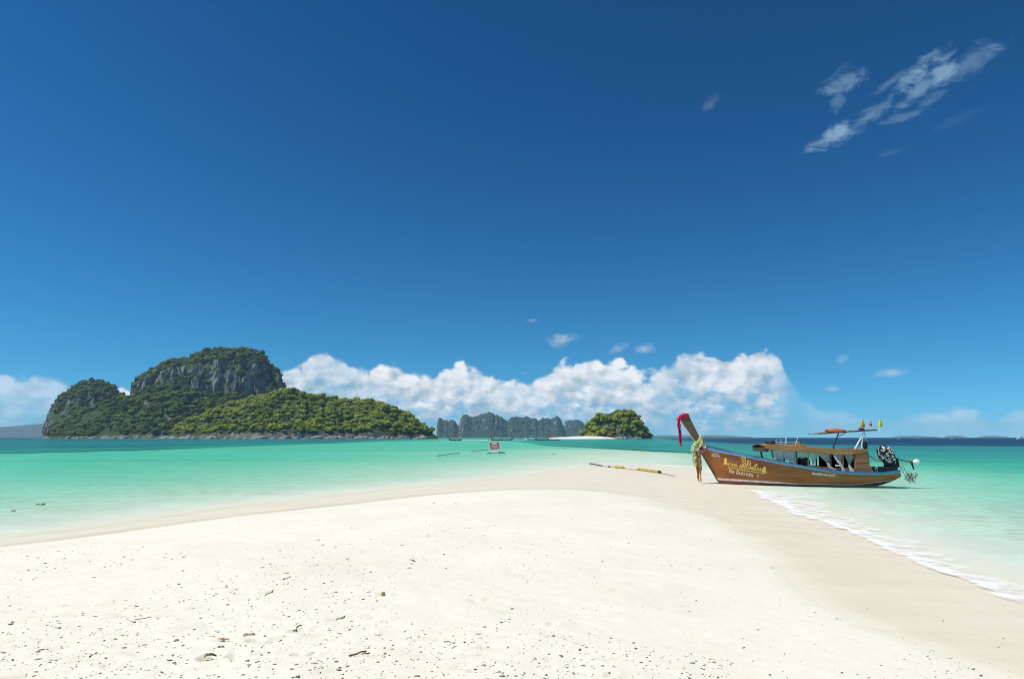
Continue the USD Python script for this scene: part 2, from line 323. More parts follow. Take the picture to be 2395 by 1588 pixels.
def make_sand():
    N = Nodes(); p = N.pos()
    wet = N('attribute', 'fac', attribute='wet'); berm = N('attribute', 'fac', attribute='berm')
    n1 = N.noise(p, .55, 5., .6); n2 = N.noise(p, 9., 5., .65); n3 = N.noise(N.scale(p, (1, 1, 1)), 60., 3., .6)
    dry = N.mix(N.rng(n1, .3, .7), (.705, .66, .535), (.745, .705, .58))
    dry = N.mix(N.math('multiply', N.rng(n2, .45, .8), .35), dry, (.62, .575, .46))
    wv = N.noise(N.scale(p, (.35, 1.6, 1)), 1.1, 5., .62, .6)
    sh = N('attribute', 'fac', attribute='shore')
    wash = N.noise(N('combine_xyz', 'vector', x=N.math('multiply', sh, 1.1), y=N.noise(p, .12, 2.), z=0.), 1.6, 3., .6)
    w = N.mix(N.rng(wv, .3, .7), (.69, .615, .445), (.745, .675, .515))
    w = N.mix(N.math('multiply', N.rng(wash, .52, .68), .5), w, (.76, .70, .54))
    w = N.mix(N.math('multiply', berm, .75), w, (.53, .455, .29))
    cream = N.mix(N.math('multiply', N.rng(n3, .5, .8), .25), N.mix(wet, dry, w), (.42, .38, .30))
    cream = N.mix(N.math('multiply', N.math('multiply', N('attribute', 'fac', attribute='scuff'), N.rng(n2, .35, .6)), .55), cream, (.44, .36, .22))
    # grains and shell specks
    vo = N('voronoi_texture', 'distance', vector=p, scale=11., feature='f1', randomness=1.)
    vo2 = N('voronoi_texture', 'distance', vector=p, scale=26., feature='f1', randomness=1.)
    pick = N.rng(N.noise(p, 1.7, 3., .6), .48, .62)
    sp1 = N.math('multiply', N.rng(vo, .085, .13, 1., 0.), N.rng(N.noise(p, 14., 1.), .5, .56))
    sp2 = N.math('multiply', N.rng(vo2, .10, .17, 1., 0.), N.rng(N.noise(p, 31., 1.), .52, .58))
    spk = N.math('multiply', N.math('maximum', sp1, sp2), N.math('multiply', pick, N.math('subtract', 1., N.math('multiply', wet, .7))))
    c = N.mix(N.math('multiply', spk, .8), cream, (.20, .19, .16))
    hb = N.math('add', N.math('multiply', n2, .5), N.math('multiply', n3, .16))
    bp = N('bump', 'normal', height=hb, strength=.55, distance=.02)
    b = N('principled_bsdf', 'BSDF', base_color=c, roughness=N.math('multiply_add', wet, -.45, .95), specular_ior_level=N.math('multiply_add', wet, .25, .15), normal=bp)
    return N.done('sand', b)
sand = make_sand()
g = usdkit.mesh(stage, '/World/sand_bar', (V, Fg), sand, smooth=True)
tag(g, 'bright white coral sand bar running down into the clear sea', kind='structure')
primvar(g, 'wet', np.append((GWET * sstep(GW, -1.6, .1)).ravel(), 0))
primvar(g, 'scuff', np.append(np.clip(GSC, 0, 1).ravel(), 0))
berm = np.exp(-((GD + .35) / .38) ** 2) * sstep(-GP[..., 0], -4, 1) * (GW > 0) * (.35 + .65 * meshkit.fbm(np.concatenate([GP * .8, GP[..., :1] * 0], -1), 3, 4))
primvar(g, 'shore', np.append(np.clip(GW, -30, 30).ravel(), 0))
primvar(g, 'berm', np.append(berm.ravel(), 0))

# ------------------------------------------------------------------ the sea
def make_water():
    N = Nodes(); p = N.pos()
    dep = N('attribute', 'fac', attribute='depth')
    r1 = N.noise(N.scale(p, (1.1, 2.6, 1)), 1.6, 4., .6, .5)
    r2 = N.noise(N.scale(p, (.30, 1.0, 1)), .8, 3., .6)
    swell = N.math('add', N.math('multiply', N.rng(r1, .3, .7, -.5, .5, False), .62), N.math('multiply', N.rng(r2, .3, .7, -.5, .5, False), .46))   # ripple light and dark painted in as exaggerated depth under crests and troughs
    dep = N.math('multiply', dep, N.math('add', 1., swell))
    pn = N.noise(N.scale(p, (.02, .06, 1)), 1., 5., .6, .3)
    dep = N.math('multiply', dep, N.rng(pn, .3, .7, .8, 1.22, False))
    f = N.math('divide', dep, 12.)
    def T(d): return tuple(math.exp(-a * d) for a in (.58, .085, .185))
    tint = N.ramp(f, [(d / 12, T(d)) for d in (0, .15, .3, .5, .8, 1.2, 1.8, 2.5, 3.5, 5, 7, 9, 12)])
    opac = N.ramp(f, [(0, (0, 0, 0)), (.4 / 12, (.03,) * 3), (1.2 / 12, (.14,) * 3), (1.8 / 12, (.30,) * 3), (2.5 / 12, (.50,) * 3), (3.5 / 12, (.80,) * 3), (5 / 12, (.94,) * 3), (8 / 12, (1,) * 3), (1, (1, 1, 1))])
    body = N.ramp(f, [(0, (.25, .55, .45)), (1.2 / 12, (.11, .60, .48)), (1.8 / 12, (.085, .56, .47)), (2.6 / 12, (.05, .37, .33)), (3.5 / 12, (.028, .225, .215)), (5 / 12, (.022, .115, .145)), (8 / 12, (.010, .060, .105)), (11 / 12, (.005, .029, .068)), (1, (.004, .026, .064))])
    hh = N.math('multiply_add', r1, .55, r2)
    bp = N('bump', 'normal', height=hh, strength=1., distance=.13)
    focus = N.math('add', N.rng(r1, .36, .58, .83, 1.02), N.rng(r2, .38, .6, -.07, .02))     # light and dark of wavelet caustics, painted into the water tint
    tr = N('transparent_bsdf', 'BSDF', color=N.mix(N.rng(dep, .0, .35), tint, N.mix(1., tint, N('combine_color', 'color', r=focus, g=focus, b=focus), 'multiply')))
    df = N('diffuse_bsdf', 'BSDF', color=body, normal=bp)
    base = N('mix_closure', 'closure', fac=opac, closure1=tr, closure2=df)
    gl = N('glossy_bsdf', 'BSDF', color=(.9, .95, 1.), roughness=.06, normal=bp)
    fr = N.math('minimum', N.math('multiply', N('fresnel', 'fac', IOR=1.33, normal=bp), .30), .13)
    return N.done('water', N('mix_closure', 'closure', fac=fr, closure1=base, closure2=gl))
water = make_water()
keep = (GW < 2.0)
ww = np.concatenate([GP, np.zeros_like(GZ)[..., None]], -1)
wm = grid_mesh(ww, flip=True); k = keep.ravel(); fw = wm.faces[k[wm.faces].any(1)]
ids = np.unique(fw); rem = np.full(len(wm.vertices), -1); rem[ids] = np.arange(len(ids))
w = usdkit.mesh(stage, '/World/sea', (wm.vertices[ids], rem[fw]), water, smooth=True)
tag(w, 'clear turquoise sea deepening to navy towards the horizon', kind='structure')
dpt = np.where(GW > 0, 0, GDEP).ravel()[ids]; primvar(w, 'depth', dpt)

# ------------------------------------------------------------------ rock, forest and hills
def make_rock(name, pale, dark, green, gmin, gmax, zsc=.05):
    N = Nodes(); p = N.pos()
    nrm = N('separate_xyz', 'z', vector=N('geometry', 'normal'))
    a = N.noise(N.scale(p, (1, 1, .28)), zsc, 7., .65, .4); b = N.noise(N.scale(p, (1, 1, .10)), zsc * 3.2, 5., .6)
    c = N.mix(N.rng(a, .34, .66), dark, pale)
    c = N.mix(N.math('multiply', N.rng(b, .5, .72), .6), c, tuple(x * .45 for x in dark))
    gn = N.noise(p, zsc * 1.6, 6., .65)
    gm = N.rng(N.math('add', nrm, N.math('multiply', N.math('subtract', gn, .5), 1.3)), gmin, gmax)
    c = N.mix(gm, c, N.mix(N.rng(N.noise(p, zsc * 4, 4., .6), .3, .7), green, tuple(x * 1.9 for x in green)))
    bp = N('bump', 'normal', height=N.math('add', a, N.math('multiply', b, .4)), strength=.8, distance=.22 / zsc)
    return N.done(name, N('principled_bsdf', 'BSDF', base_color=c, roughness=.92, specular_ior_level=.15, normal=bp))
cliff = make_rock('limestone', (.29, .285, .27), (.075, .08, .086), (.028, .050, .012), .18, .50)
shore_rock_mat = make_rock('shore_limestone', (.34, .30, .26), (.12, .105, .095), (.03, .045, .014), .95, 1.3, .35)
soil = make_rock('forest_floor', (.30, .265, .225), (.095, .08, .07), (.022, .040, .010), .30, .62, .09)
far_mat = make_rock('far_limestone', (.26, .25, .23), (.045, .068, .080), (.016, .042, .028), .15, .55, .016)  # some of the haze blue is painted into these rock and green tones
hill_mat = make_rock('far_forest', (.05, .06, .04), (.03, .045, .02), (.03, .055, .02), -.3, .1, .01)

def sil(pts, D, dy=0.):
    q = np.array([at_y(*dp(x, y + dy), D) for x, y in pts]); return q[:, 0], np.maximum(q[:, 2], -1)
class Hill:
    """A hill over the strip of ground behind D metres: ridge heights along x, and how the front climbs."""
    def __init__(s, pts, D, W, prof, back=1.0, dy=0., nx=300, ny=120, rough=3., flute=0., seed=0, bend=None):
        s.x, s.h = sil(pts, D, dy); s.D, s.W, s.back, s.seed, s.rough = D, W, back, seed, rough
        s.pq, s.pv = np.array(prof, float).T; s.flute = flute; s.bend = bend; s.nx, s.ny = nx, ny
    def height(s, X, Y):
        H = np.interp(X * s.D / Y, s.x, s.h, left=-1, right=-1)
        mx = max(s.h.max(), 1); w = s.W * (.30 + .70 * np.clip(H / mx, 0, 1))
        q = (Y - (s.D - w)) / w
        p3 = np.stack([X, Y, X * 0], -1)
        q = q + s.flute * (meshkit.fbm(p3 / (s.W * .14), 4, s.seed) - .5) * sstep(q, 0, .25)
        v = np.where(q <= 1, np.interp(q, s.pq, s.pv), np.clip(1 - ((q - 1) / s.back) ** 2, -.02, 1))
        n = (meshkit.fbm(p3 / 24., 4, s.seed + 3) - .5) * s.rough * sstep(v, .02, .3)
        return np.where(q < 0, -1.5, H * v - .6 + n * np.clip(H / 8, 0, 1))
    def mesh(s, jitter=0.):
        # rows are packed by climb so that cliffs keep their resolution
        xs = np.linspace(s.x[0] - 2, s.x[-1] + 2, s.nx)
        t = np.linspace(-.05, 1 + s.back * .75, s.ny * 6)
        v = np.where(t <= 1, np.interp(t, s.pq, s.pv), 1 - ((t - 1) / s.back) ** 2)
        L = np.concatenate([[0], np.cumsum(np.hypot(np.diff(t), np.diff(v) * .9))]); tt = np.interp(np.linspace(0, L[-1], s.ny), L, t)
        H = np.interp(xs, s.x, s.h); mx = max(s.h.max(), 1); w = s.W * (.30 + .70 * np.clip(H / mx, 0, 1))
        Y = (s.D - w)[:, None] + tt[None] * w[:, None]; X = xs[:, None] * Y / s.D
        Z = s.height(X, Y); P = np.stack([X, Y, Z], -1)
        if jitter:
            a = meshkit.fbm(P * [.10, .10, .028], 4, s.seed + 11) - .5; b = 1 - 2 * np.abs(meshkit.fbm(P * [.045, .045, .014], 3, s.seed + 17) - .5)
            P[..., 1] -= (a * 1.6 + (b - .75) * 1.8) * jitter * np.clip(Z / 10, 0, 1); P[..., 0] += (meshkit.fbm(P * [.08, .08, .03], 3, s.seed + 23) - .5) * jitter * 1.2 * np.clip(Z / 10, 0, 1)
        return grid_mesh(P)

mount_pts = [(255, 1010), (285, 960), (303, 915), (310, 885), (330, 866), (365, 848), (400, 834), (440, 826), (470, 813), (510, 807), (560, 809), (590, 816), (608, 820), (622, 850), (642, 856), (652, 884), (664, 905), (690, 945), (730, 1010)]
knoll_pts = [(99, 1010), (104, 985), (113, 955), (133, 925), (158, 905), (185, 888), (210, 882), (240, 887), (262, 898), (274, 915), (300, 925), (345, 965), (390, 1010)]
slope_pts = [(104, 1010), (135, 992), (180, 962), (230, 940), (270, 924), (300, 918), (350, 905), (400, 893), (450, 908), (500, 925), (560, 938), (620, 950), (700, 970), (760, 1010)]
head_pts = [(376, 1010), (398, 1000), (430, 976), (480, 954), (540, 936), (600, 916), (655, 908), (710, 912), (760, 922), (810, 931), (860, 930), (900, 942), (935, 957), (968, 980), (990, 994), (1006, 1005), (1012, 1010)]
islet_pts = [(1334, 1010), (1342, 998), (1355, 985), (1370, 972), (1395, 960), (1415, 950), (1440, 947), (1462, 948), (1477, 962), (1486, 982), (1496, 996), (1503, 1004), (1506, 1010)]
CL = [(0, 0), (.06, .06), (.42, .38), (.54, .48), (.575, .66), (.64, .75), (.67, .84), (.82, .94), (1, 1)]
mountain = Hill(mount_pts, 1340, 200, CL, rough=7, flute=.24, seed=21, nx=380, ny=190)
knoll = Hill(knoll_pts, 1400, 150, [(0, 0), (.05, .10), (.45, .5), (.6, .78), (.8, .95), (1, 1)], rough=5, flute=.12, seed=31, nx=220)
slope = Hill(slope_pts, 1190, 150, [(0, 0), (.015, .08), (.3, .36), (.7, .78), (1, 1)], rough=13, flute=.24, seed=41, nx=280)
head = Hill(head_pts, 1010, 110, [(0, 0), (.012, .13), (.05, .20), (.3, .44), (.65, .78), (1, 1)], rough=10, flute=.26, seed=51, nx=300)
islet = Hill(islet_pts, 905, 42, [(0, 0), (.03, .08), (.1, .18), (.3, .50), (.6, .85), (1, 1)], rough=3, flute=.16, seed=61, nx=120, ny=70)
for h, name, mat, jit, lab in ((mountain, 'limestone_mountain', cliff, 15., 'grey limestone mountain with sheer flanks above the forest'), (knoll, 'rocky_hill', cliff, 8., 'dark wooded rocky hill at the end of the island'),
                               (slope, 'island_hill', soil, 3., 'dark green wooded slope below the limestone mountain'), (head, 'headland', soil, 2.5, 'low wooded headland in front of the mountain'), (islet, 'islet', soil, 1., 'small round wooded islet beside the white beach')):
    m = obj(name, h.mesh(jit), mat, smooth=40); tag(m, lab, kind='structure')
def far_hill(name, px, D, W, mat, lab, rough, jit, nx, seed, prof=CL, ny=60):
    h = Hill(px, D, W, prof, rough=rough, flute=.16, seed=seed, nx=nx, ny=ny); m = obj(name, h.mesh(jit), mat, smooth=40); tag(m, lab, kind='structure')
ridge_px = [(1000 + .2368 * x, 930 + .2368 * y) for x, y in [(88, 385), (95, 250), (120, 217), (190, 200), (255, 215), (305, 245), (318, 248), (345, 207), (400, 197), (450, 205), (478, 215), (520, 182), (575, 172), (620, 162), (655, 172), (690, 196), (718, 220), (780, 207), (860, 190), (905, 203),
            (935, 212), (970, 197), (1060, 190), (1120, 202), (1150, 205), (1185, 190), (1225, 185), (1290, 195), (1320, 222), (1340, 240), (1370, 385)]]
ridge_px = [(x / 1.01268, (y if y > 1010 else 979 + (y - 979) * 1.0) / 1.01276) for x, y in ridge_px]
_rx = np.arange(1010, 1352, 1.6); _ry = np.interp(_rx, *np.array(ridge_px).T); _rn = meshkit.fbm(np.stack([_rx * .07, _rx * 0, _rx * 0], -1), 4, 123) - .5
ridge_px = [(float(a), float(b - 26 * c * min(1, max(0, (1008 - b) / 20)))) for a, b, c in zip(_rx, _ry, _rn)]
K2 = [(0, 0), (.25, .18), (.45, .30), (.52, .52), (.64, .62), (.68, .76), (.85, .90), (1, 1)]
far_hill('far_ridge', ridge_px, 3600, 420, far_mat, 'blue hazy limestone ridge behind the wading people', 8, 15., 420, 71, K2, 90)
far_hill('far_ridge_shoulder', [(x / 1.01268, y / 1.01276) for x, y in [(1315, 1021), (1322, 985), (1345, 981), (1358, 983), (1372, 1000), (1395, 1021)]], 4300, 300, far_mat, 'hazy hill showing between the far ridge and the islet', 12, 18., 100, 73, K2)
far_hill('distant_hill', [(-420, 1008), (-200, 996), (-60, 990), (0, 987), (50, 983), (100, 978), (180, 972), (260, 980), (330, 1008)], 7600, 900, hill_mat, 'low hazy hill on the horizon left of the island', 20, 0., 100, 81)
for i, p in enumerate(([(1488, 1009.5), (1500, 1006), (1560, 1005.6), (1640, 1005), (1690, 1006.3), (1740, 1009.5)], [(2060, 1009.5), (2075, 1007), (2120, 1006.3), (2170, 1009.5)], [(2180, 1009.5), (2190, 1006.4), (2212, 1005.8), (2232, 1009.5)],
                       [(2258, 1009.5), (2275, 1006.4), (2300, 1006.2), (2330, 1009.5)])):
    far_hill('horizon_island', p, 9200, 400, hill_mat, ('long low island on the horizon beyond the boat prow', 'faint low island on the horizon right of the flags', 'short dark island on the right horizon', 'rightmost low island on the horizon')[i], 8, 0., 60, 90 + i, ny=30)

# ------------------------------------------------------------------ trees
def make_leaf(name, lo, hi):
    N = Nodes(); oi = N('object_info', 'random'); co = N('texture_coordinate', 'object')
    r = N('geometry', 'random_per_island')
    grove = N.rng(N.noise(N('object_info', 'location'), .03, 3., .6), .32, .68)
    f = N.math('add', N.math('multiply', N.math('add', N.math('multiply', oi, .6), N.math('multiply', grove, .4)), .78), N.math('multiply', r, .22))
    c = N.ramp(f, [(0, lo), (.45, tuple((a + b) / 2 for a, b in zip(lo, hi))), (1, hi)])
    d = N('principled_bsdf', 'BSDF', base_color=c, roughness=.65, specular_ior_level=.25)
    t = N('translucent_bsdf', 'BSDF', color=N.mix(.5, c, tuple(min(1, x * 1.4) for x in hi)))
    return N.done(name, N('mix_closure', 'closure', fac=.25, closure1=d, closure2=t))
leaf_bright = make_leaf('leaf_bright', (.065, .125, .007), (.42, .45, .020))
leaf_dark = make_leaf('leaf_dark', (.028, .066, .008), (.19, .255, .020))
bark = plain('bark', (.16, .13, .10), .9, .1, .3, 3.)
def crown_mesh(seed, spread=1., tall=.8, lumps=9, leaves=420):
    """A crown about 2 m wide in unit size: leafy lumps at the ends of the limbs, ragged leaf sprays between and around them."""
    r = np.random.default_rng(seed); parts = []; cs = []
    for k in range(lumps):
        a = k * 2.4 + r.uniform(-.4, .4); q = math.sqrt((k + .4) / lumps) * .72
        c = np.array([math.cos(a) * q * spread, math.sin(a) * q * spread, tall * (.95 - .62 * q * q) + r.uniform(-.13, .13)])
        rad = r.uniform(.19, .36); s = trimesh.creation.icosphere(2, 1.); v = s.vertices
        d = .70 + .75 * meshkit.fbm(v * 2.1 + seed * 3.7 + k, 3, seed + k)[:, None]
        s.vertices = v * d * [rad, rad, rad * .95] + c; parts.append(s); cs.append((c, rad))
    lv, lf = [], []
    for k in range(leaves):
        c, rad = cs[r.integers(len(cs))]; n = r.normal(size=3); n[2] = abs(n[2]) * .8 - .1; n /= np.linalg.norm(n)
        p = c + n * rad * r.uniform(.75, 1.42); a = r.normal(size=3); a -= n * (a @ n) * .6; a /= np.linalg.norm(a); b = np.cross(n, a); L = r.uniform(.06, .13)
        i = len(lv); lv += [p - a * L, p + b * L * .5 + n * .02, p + a * L, p - b * L * .5 + n * .02]; lf += [[i, i + 1, i + 2], [i, i + 2, i + 3]]
    parts.append(trimesh.Trimesh(lv, lf, process=False)); return cat(*parts)
def trunk_mesh(seed, H=.55):
    r = np.random.default_rng(seed); ms = []
    top = np.array([r.uniform(-.08, .08), r.uniform(-.08, .08), H * .55])
    ms.append(tube([[0, 0, -.5], [0, 0, 0], top * .6, top], [.075, .065, .05, .042], 6))
    for k in range(4):
        a = k * 1.57 + r.uniform(-.4, .4); e = top + [math.cos(a) * .38, math.sin(a) * .38, H * r.uniform(.35, .6)]
        ms.append(tube([top * .9, (top + e) / 2 + [0, 0, .02], e], [.035, .025, .012], 5))
    return cat(*ms)
protos = [(crown_mesh(i * 7 + 1, (1., .85, 1.1, .95, .8, 1.05)[i], (.85, 1.05, .7, .95, 1.25, .75)[i], (9, 8, 10, 9, 8, 11)[i]), trunk_mesh(i + 90, (.85, 1.05, .7, .95, 1.25, .75)[i])) for i in range(6)]

def spots(h, spacing, seed, ok=None, x0=None, x1=None, zmin=1.5, qmax=1.12):
    r = np.random.default_rng(seed); out = []
    w = h.W
    a0, a1, b0, b1 = x0 or h.x[0], x1 or h.x[-1], h.D - w, h.D + w * (qmax - 1) * 2; n = int((a1 - a0) * (b1 - b0) / spacing ** 2 * 1.12)
    X, Y = r.uniform(a0, a1, n), r.uniform(b0, b1, n)
    Z = h.height(X, Y); e = 1.5
    sl = np.hypot((h.height(X + e, Y) - Z) / e, (h.height(X, Y + e) - Z) / e)
    m = (Z > zmin)
    if ok is not None: m &= ok(X, Y, Z, sl, r)
    return np.stack([X[m], Y[m], Z[m]], -1), sl[m]
def forest(name, pts, sizes, mat, lab, seed, tall=1.0):
    r = np.random.default_rng(seed)
    pi = UsdGeom.PointInstancer.Define(stage, numbered('/World', name)); rel = pi.CreatePrototypesRel()
    for i, (c, t) in enumerate(protos):
        mm = usdkit.mesh(stage, f'{pi.GetPath()}/tree_{i:03d}', c, mat, smooth=True); rel.AddTarget(mm.GetPath())
    n = len(pts); th = r.uniform(0, 2 * np.pi, n)
    pi.CreatePositionsAttr(Vt.Vec3fArray.FromNumpy((pts - [0, 0, .5]).astype(np.float32)))
    pi.CreateProtoIndicesAttr(Vt.IntArray.FromNumpy(r.integers(0, 6, n).astype(np.int32)))
    q = [Gf.Quath(float(math.cos(a / 2)), 0, 0, float(math.sin(a / 2))) for a in th]; pi.CreateOrientationsAttr(Vt.QuathArray(q))
    s = np.stack([sizes, sizes, sizes * r.uniform(.8, 1.25, n) * tall], -1); pi.CreateScalesAttr(Vt.Vec3fArray.FromNumpy(s.astype(np.float32)))
    tag(pi, lab, 'forest', kind='stuff'); return pi
rg = np.random.default_rng(5)
def mixed(n, a, b): return np.clip(np.exp(rg.normal(math.log((a * b) ** .5), .30, n)), a * .6, b * 1.45)
# mountain: woods on the lower slope, on the summit and on ledges only
p1, s1 = spots(mountain, 5.8, 1, lambda X, Y, Z, sl, r: (sl < 1.35) | (meshkit.fbm(np.stack([X, Y, Z], -1) * [.04, .04, .028], 3, 8) > np.where(X > -235 * Y / 1340 * 1.0, .61, .545)))
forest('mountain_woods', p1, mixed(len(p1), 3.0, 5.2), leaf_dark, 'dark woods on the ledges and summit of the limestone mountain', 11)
p2, s2 = spots(knoll, 5.6, 2, lambda X, Y, Z, sl, r: (sl < 1.7) | (meshkit.fbm(np.stack([X, Y, Z], -1) * .04, 3, 18) > .48))
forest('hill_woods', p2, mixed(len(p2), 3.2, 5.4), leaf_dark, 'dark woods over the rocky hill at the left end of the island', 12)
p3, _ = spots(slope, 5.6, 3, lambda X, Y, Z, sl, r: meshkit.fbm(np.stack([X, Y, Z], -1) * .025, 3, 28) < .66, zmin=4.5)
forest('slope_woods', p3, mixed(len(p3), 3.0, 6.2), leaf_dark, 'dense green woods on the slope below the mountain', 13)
p4, _ = spots(head, 4.9, 4, lambda X, Y, Z, sl, r: (sl < 1.6) | (r.random(X.shape) < .5), zmin=7.5)
p5, _ = spots(islet, 4.6, 6, lambda X, Y, Z, sl, r: (sl < 9), zmin=1.4)
# the trees of the islet and the nearest of the headland stand singly, the rest of the headland as woods
order = np.argsort(np.hypot(p4[:, 0], p4[:, 1])); nsingle = max(0, 285 - min(len(p5), 110))
near4, rest4 = p4[order[:nsingle]], p4[order[nsingle:]]
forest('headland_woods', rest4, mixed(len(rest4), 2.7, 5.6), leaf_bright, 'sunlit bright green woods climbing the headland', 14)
roots = []
def plant(pts, size, label, group, seed, tall=1.):
    r = np.random.default_rng(seed)
    for i, p in enumerate(pts):
        k = i % 6; s = float(np.clip(np.exp(r.normal(math.log((size[0] * size[1]) ** .5), .32)), size[0] * .55, size[1] * 1.5)); sc = (s, s, s * r.uniform(.85, 1.25) * tall); rz = r.uniform(0, 360); loc = p - [0, 0, .4]
        if len(roots) < 6:
            k = len(roots); x = UsdGeom.Xform.Define(stage, numbered('/World', 'broadleaf_tree')); roots.append(x.GetPrim())
            t = Gf.Matrix4d().SetScale(Gf.Vec3d(*map(float, sc))) * Gf.Matrix4d().SetRotate(Gf.Rotation(Gf.Vec3d(0, 0, 1), float(rz))); t.SetTranslateOnly(Gf.Vec3d(*map(float, loc))); x.MakeMatrixXform().Set(t)
            obj('crown', protos[k][0], leaf_bright, x, smooth=True); obj('trunk', protos[k][1], bark, x, smooth=True); tag(x, label, 'tree', group)
        else: copy_of(roots[k], 'broadleaf_tree', loc, rz, sc, label, 'tree', group)
plant(near4, (2.9, 5.4), 'leafy bright green tree on the lower flank of the headland', 'trees on the near side of the headland', 21)
plant(p5[np.argsort(p5[:, 1])[:110]], (2.9, 5.4), 'leafy green tree on the small round islet', 'trees on the small islet', 22, .95)
print('trees', len(p1), len(p2), len(p3), len(p4), len(p5))

# rocks along the water's edge
def rock_mesh(seed, s=(1, 1, .7)):
    v = trimesh.creation.icosphere(3, 1.); d = .62 + .85 * meshkit.fbm(v.vertices * 1.5 + seed * 5.1, 4, seed)[:, None]
    v.vertices = v.vertices * d * s; return v
rk = [None] * 4
def rocks(h, n, size, label, group, seed, x0=None, x1=None):
    r = np.random.default_rng(seed)
    for i in range(n):
        X = r.uniform(x0 or h.x[1], x1 or h.x[-2]); Y = np.arange(h.D - h.W, h.D, 1.); Z = h.height(np.full_like(Y, X), Y); j = np.argmax(Z > .3)
        s = r.uniform(*size); sc = (s * r.uniform(.8, 1.9), s, s * r.uniform(.6, 1.5)); loc = (X, Y[j] - r.uniform(.3, 2), .2); k = i % 4; rz = r.uniform(0, 360)
        if rk[k] is None:
            x = UsdGeom.Xform.Define(stage, numbered('/World', 'shore_rock')); t = Gf.Matrix4d().SetScale(Gf.Vec3d(*map(float, sc))); t.SetTranslateOnly(Gf.Vec3d(*map(float, loc))); x.MakeMatrixXform().Set(t)
            obj('boulder', rock_mesh(k + 3), shore_rock_mat, x, smooth=50); rk[k] = tag(x, label, 'rock', group)
        else: copy_of(rk[k], 'shore_rock', loc, rz if sc[0] < 1.2 * sc[1] else r.uniform(-15, 15), sc, label, 'rock', group)
rocks(head, 70, (2.2, 5.0), 'pale undercut limestone boulder at the foot of the headland', 'boulders at the foot of the headland', 31)
rocks(slope, 26, (2.2, 4.6), 'grey boulder at the waterline below the dark slope', 'boulders below the dark slope', 32, slope.x[0], float(at_y(*dp(400, 1000), 1190)[0]))
rocks(islet, 34, (1.2, 3.4), 'brown boulder at the waterline of the small islet', 'boulders around the islet', 33)

# white beach between the far sandbar and the islet
def mound(name, cx, cy, L, W, H, mat, lab, nx=80, ny=24, seed=0, skew=0.):
    u, v = np.meshgrid(np.linspace(-1, 1, nx), np.linspace(-1, 1, ny), indexing='ij')
    X, Y = cx + u * L / 2, cy + v * W / 2
    r = 1 - (np.abs(u - skew * (1 - np.abs(u))) ** 1.6 + v * v); P3 = np.stack([X * .1, Y * .1, X * 0], -1)
    Z = np.where(r > 0, H * np.sqrt(np.maximum(r, 0)), 0) * (.75 + .5 * meshkit.fbm(P3, 3, seed)) - .12
    m = obj(name, grid_mesh(np.stack([X, Y, Z], -1)), mat, smooth=True); tag(m, lab, kind='structure')
N = Nodes(); nz = N.noise(N.pos(), .3, 4.)
beach_mat = N.done('beach', N('principled_bsdf', 'BSDF', base_color=N.mix(nz, (.62, .58, .50), (.74, .71, .63)), roughness=.95))
bx = [float(at_y(*dp(x, 1008), 850)[0]) for x in (1262, 1425)]
mound('beach', (bx[0] + bx[1]) / 2, 862, bx[1] - bx[0], 34, 3.6, beach_mat, 'white sand beach at the foot of the islet', seed=3, skew=.35)
bx = [float(at_y(*dp(x, 1011), 520)[0]) for x in (1000, 1290)]
mound('far_sandbank', (bx[0] + bx[1]) / 2, 520, bx[1] - bx[0], 16, .34, beach_mat, 'thin white sandbank where the people wade', seed=5)

# ------------------------------------------------------------------ haze
hz = trimesh.creation.box((20400, 20400, 215)); hz.apply_translation((0, 0, -16 + 107.5))
N = Nodes(); haze_mat = N.done('haze', volume=N('principled_volume', 'volume', color=(.55, .78, 1.), density=.00007, anisotropy=0.))
tag(obj('haze', hz, haze_mat), 'thin blue sea haze over the water', 'haze', kind='stuff')
# ------------------------------------------------------------------ longtail boat, bow on the sand
YB = 27.25
def zs(x, y): return sp(1550 + .27484 * np.asarray(x, float), 940 + .27491 * np.asarray(y, float))      # survey of the boat, enlarged
BO = at_y(*zs(1200, 705), YB); BO[2] = 0.0
def bp(x, y, Y=0.):
    """Boat-space point seen at survey (x, y) in the boat's lengthwise plane Y (negative: our side)."""
    Y = np.broadcast_to(np.asarray(Y, float), np.shape(x)); return at_y(*zs(x, y), YB + Y) - BO
def varnish(name, a, b, dark, rough=.32, coat=.35):
    N = Nodes(); co = N('texture_coordinate', 'object')
    g1 = N.noise(N.scale(co, (.35, 1.5, 3.2)), 1.4, 6., .65, .5); g2 = N.noise(N.scale(co, (1.2, 6, 26)), 2., 4., .6)
    c = N.mix(N.rng(g1, .32, .68), a, b); c = N.mix(N.math('multiply', N.rng(g2, .50, .75), .55), c, dark)
    return N.done(name, N('principled_bsdf', 'BSDF', base_color=c, roughness=rough, coat_weight=coat, coat_roughness=.18, specular_ior_level=.4))
hull_wood = varnish('hull_wood', (.185, .046, .007), (.33, .105, .014), (.06, .017, .005), .36, .25)
prow_wood = varnish('prow_wood', (.085, .055, .030), (.14, .095, .055), (.04, .025, .015), .5, .1)
roof_wood = varnish('roof_wood', (.24, .115, .035), (.42, .23, .07), (.12, .05, .018), .4, .25)
cabin_wood = varnish('cabin_wood', (.20, .075, .035), (.30, .125, .06), (.10, .035, .02), .45, .15)
dark_wood = varnish('dark_wood', (.05, .03, .018), (.085, .05, .03), (.02, .012, .01), .5, .1)
bottom_paint = plain('bottom_paint', (.14, .048, .035), .65, .3, .35, 3., stretch=(.6, 1, 3))
stripe_paint = plain('stripe_paint', (.72, .54, .48), .5, .4, .2, 5.)
blue_paint = plain('blue_paint', (.055, .20, .36), .42, .4, .25, 4., stretch=(.5, 1, 1))
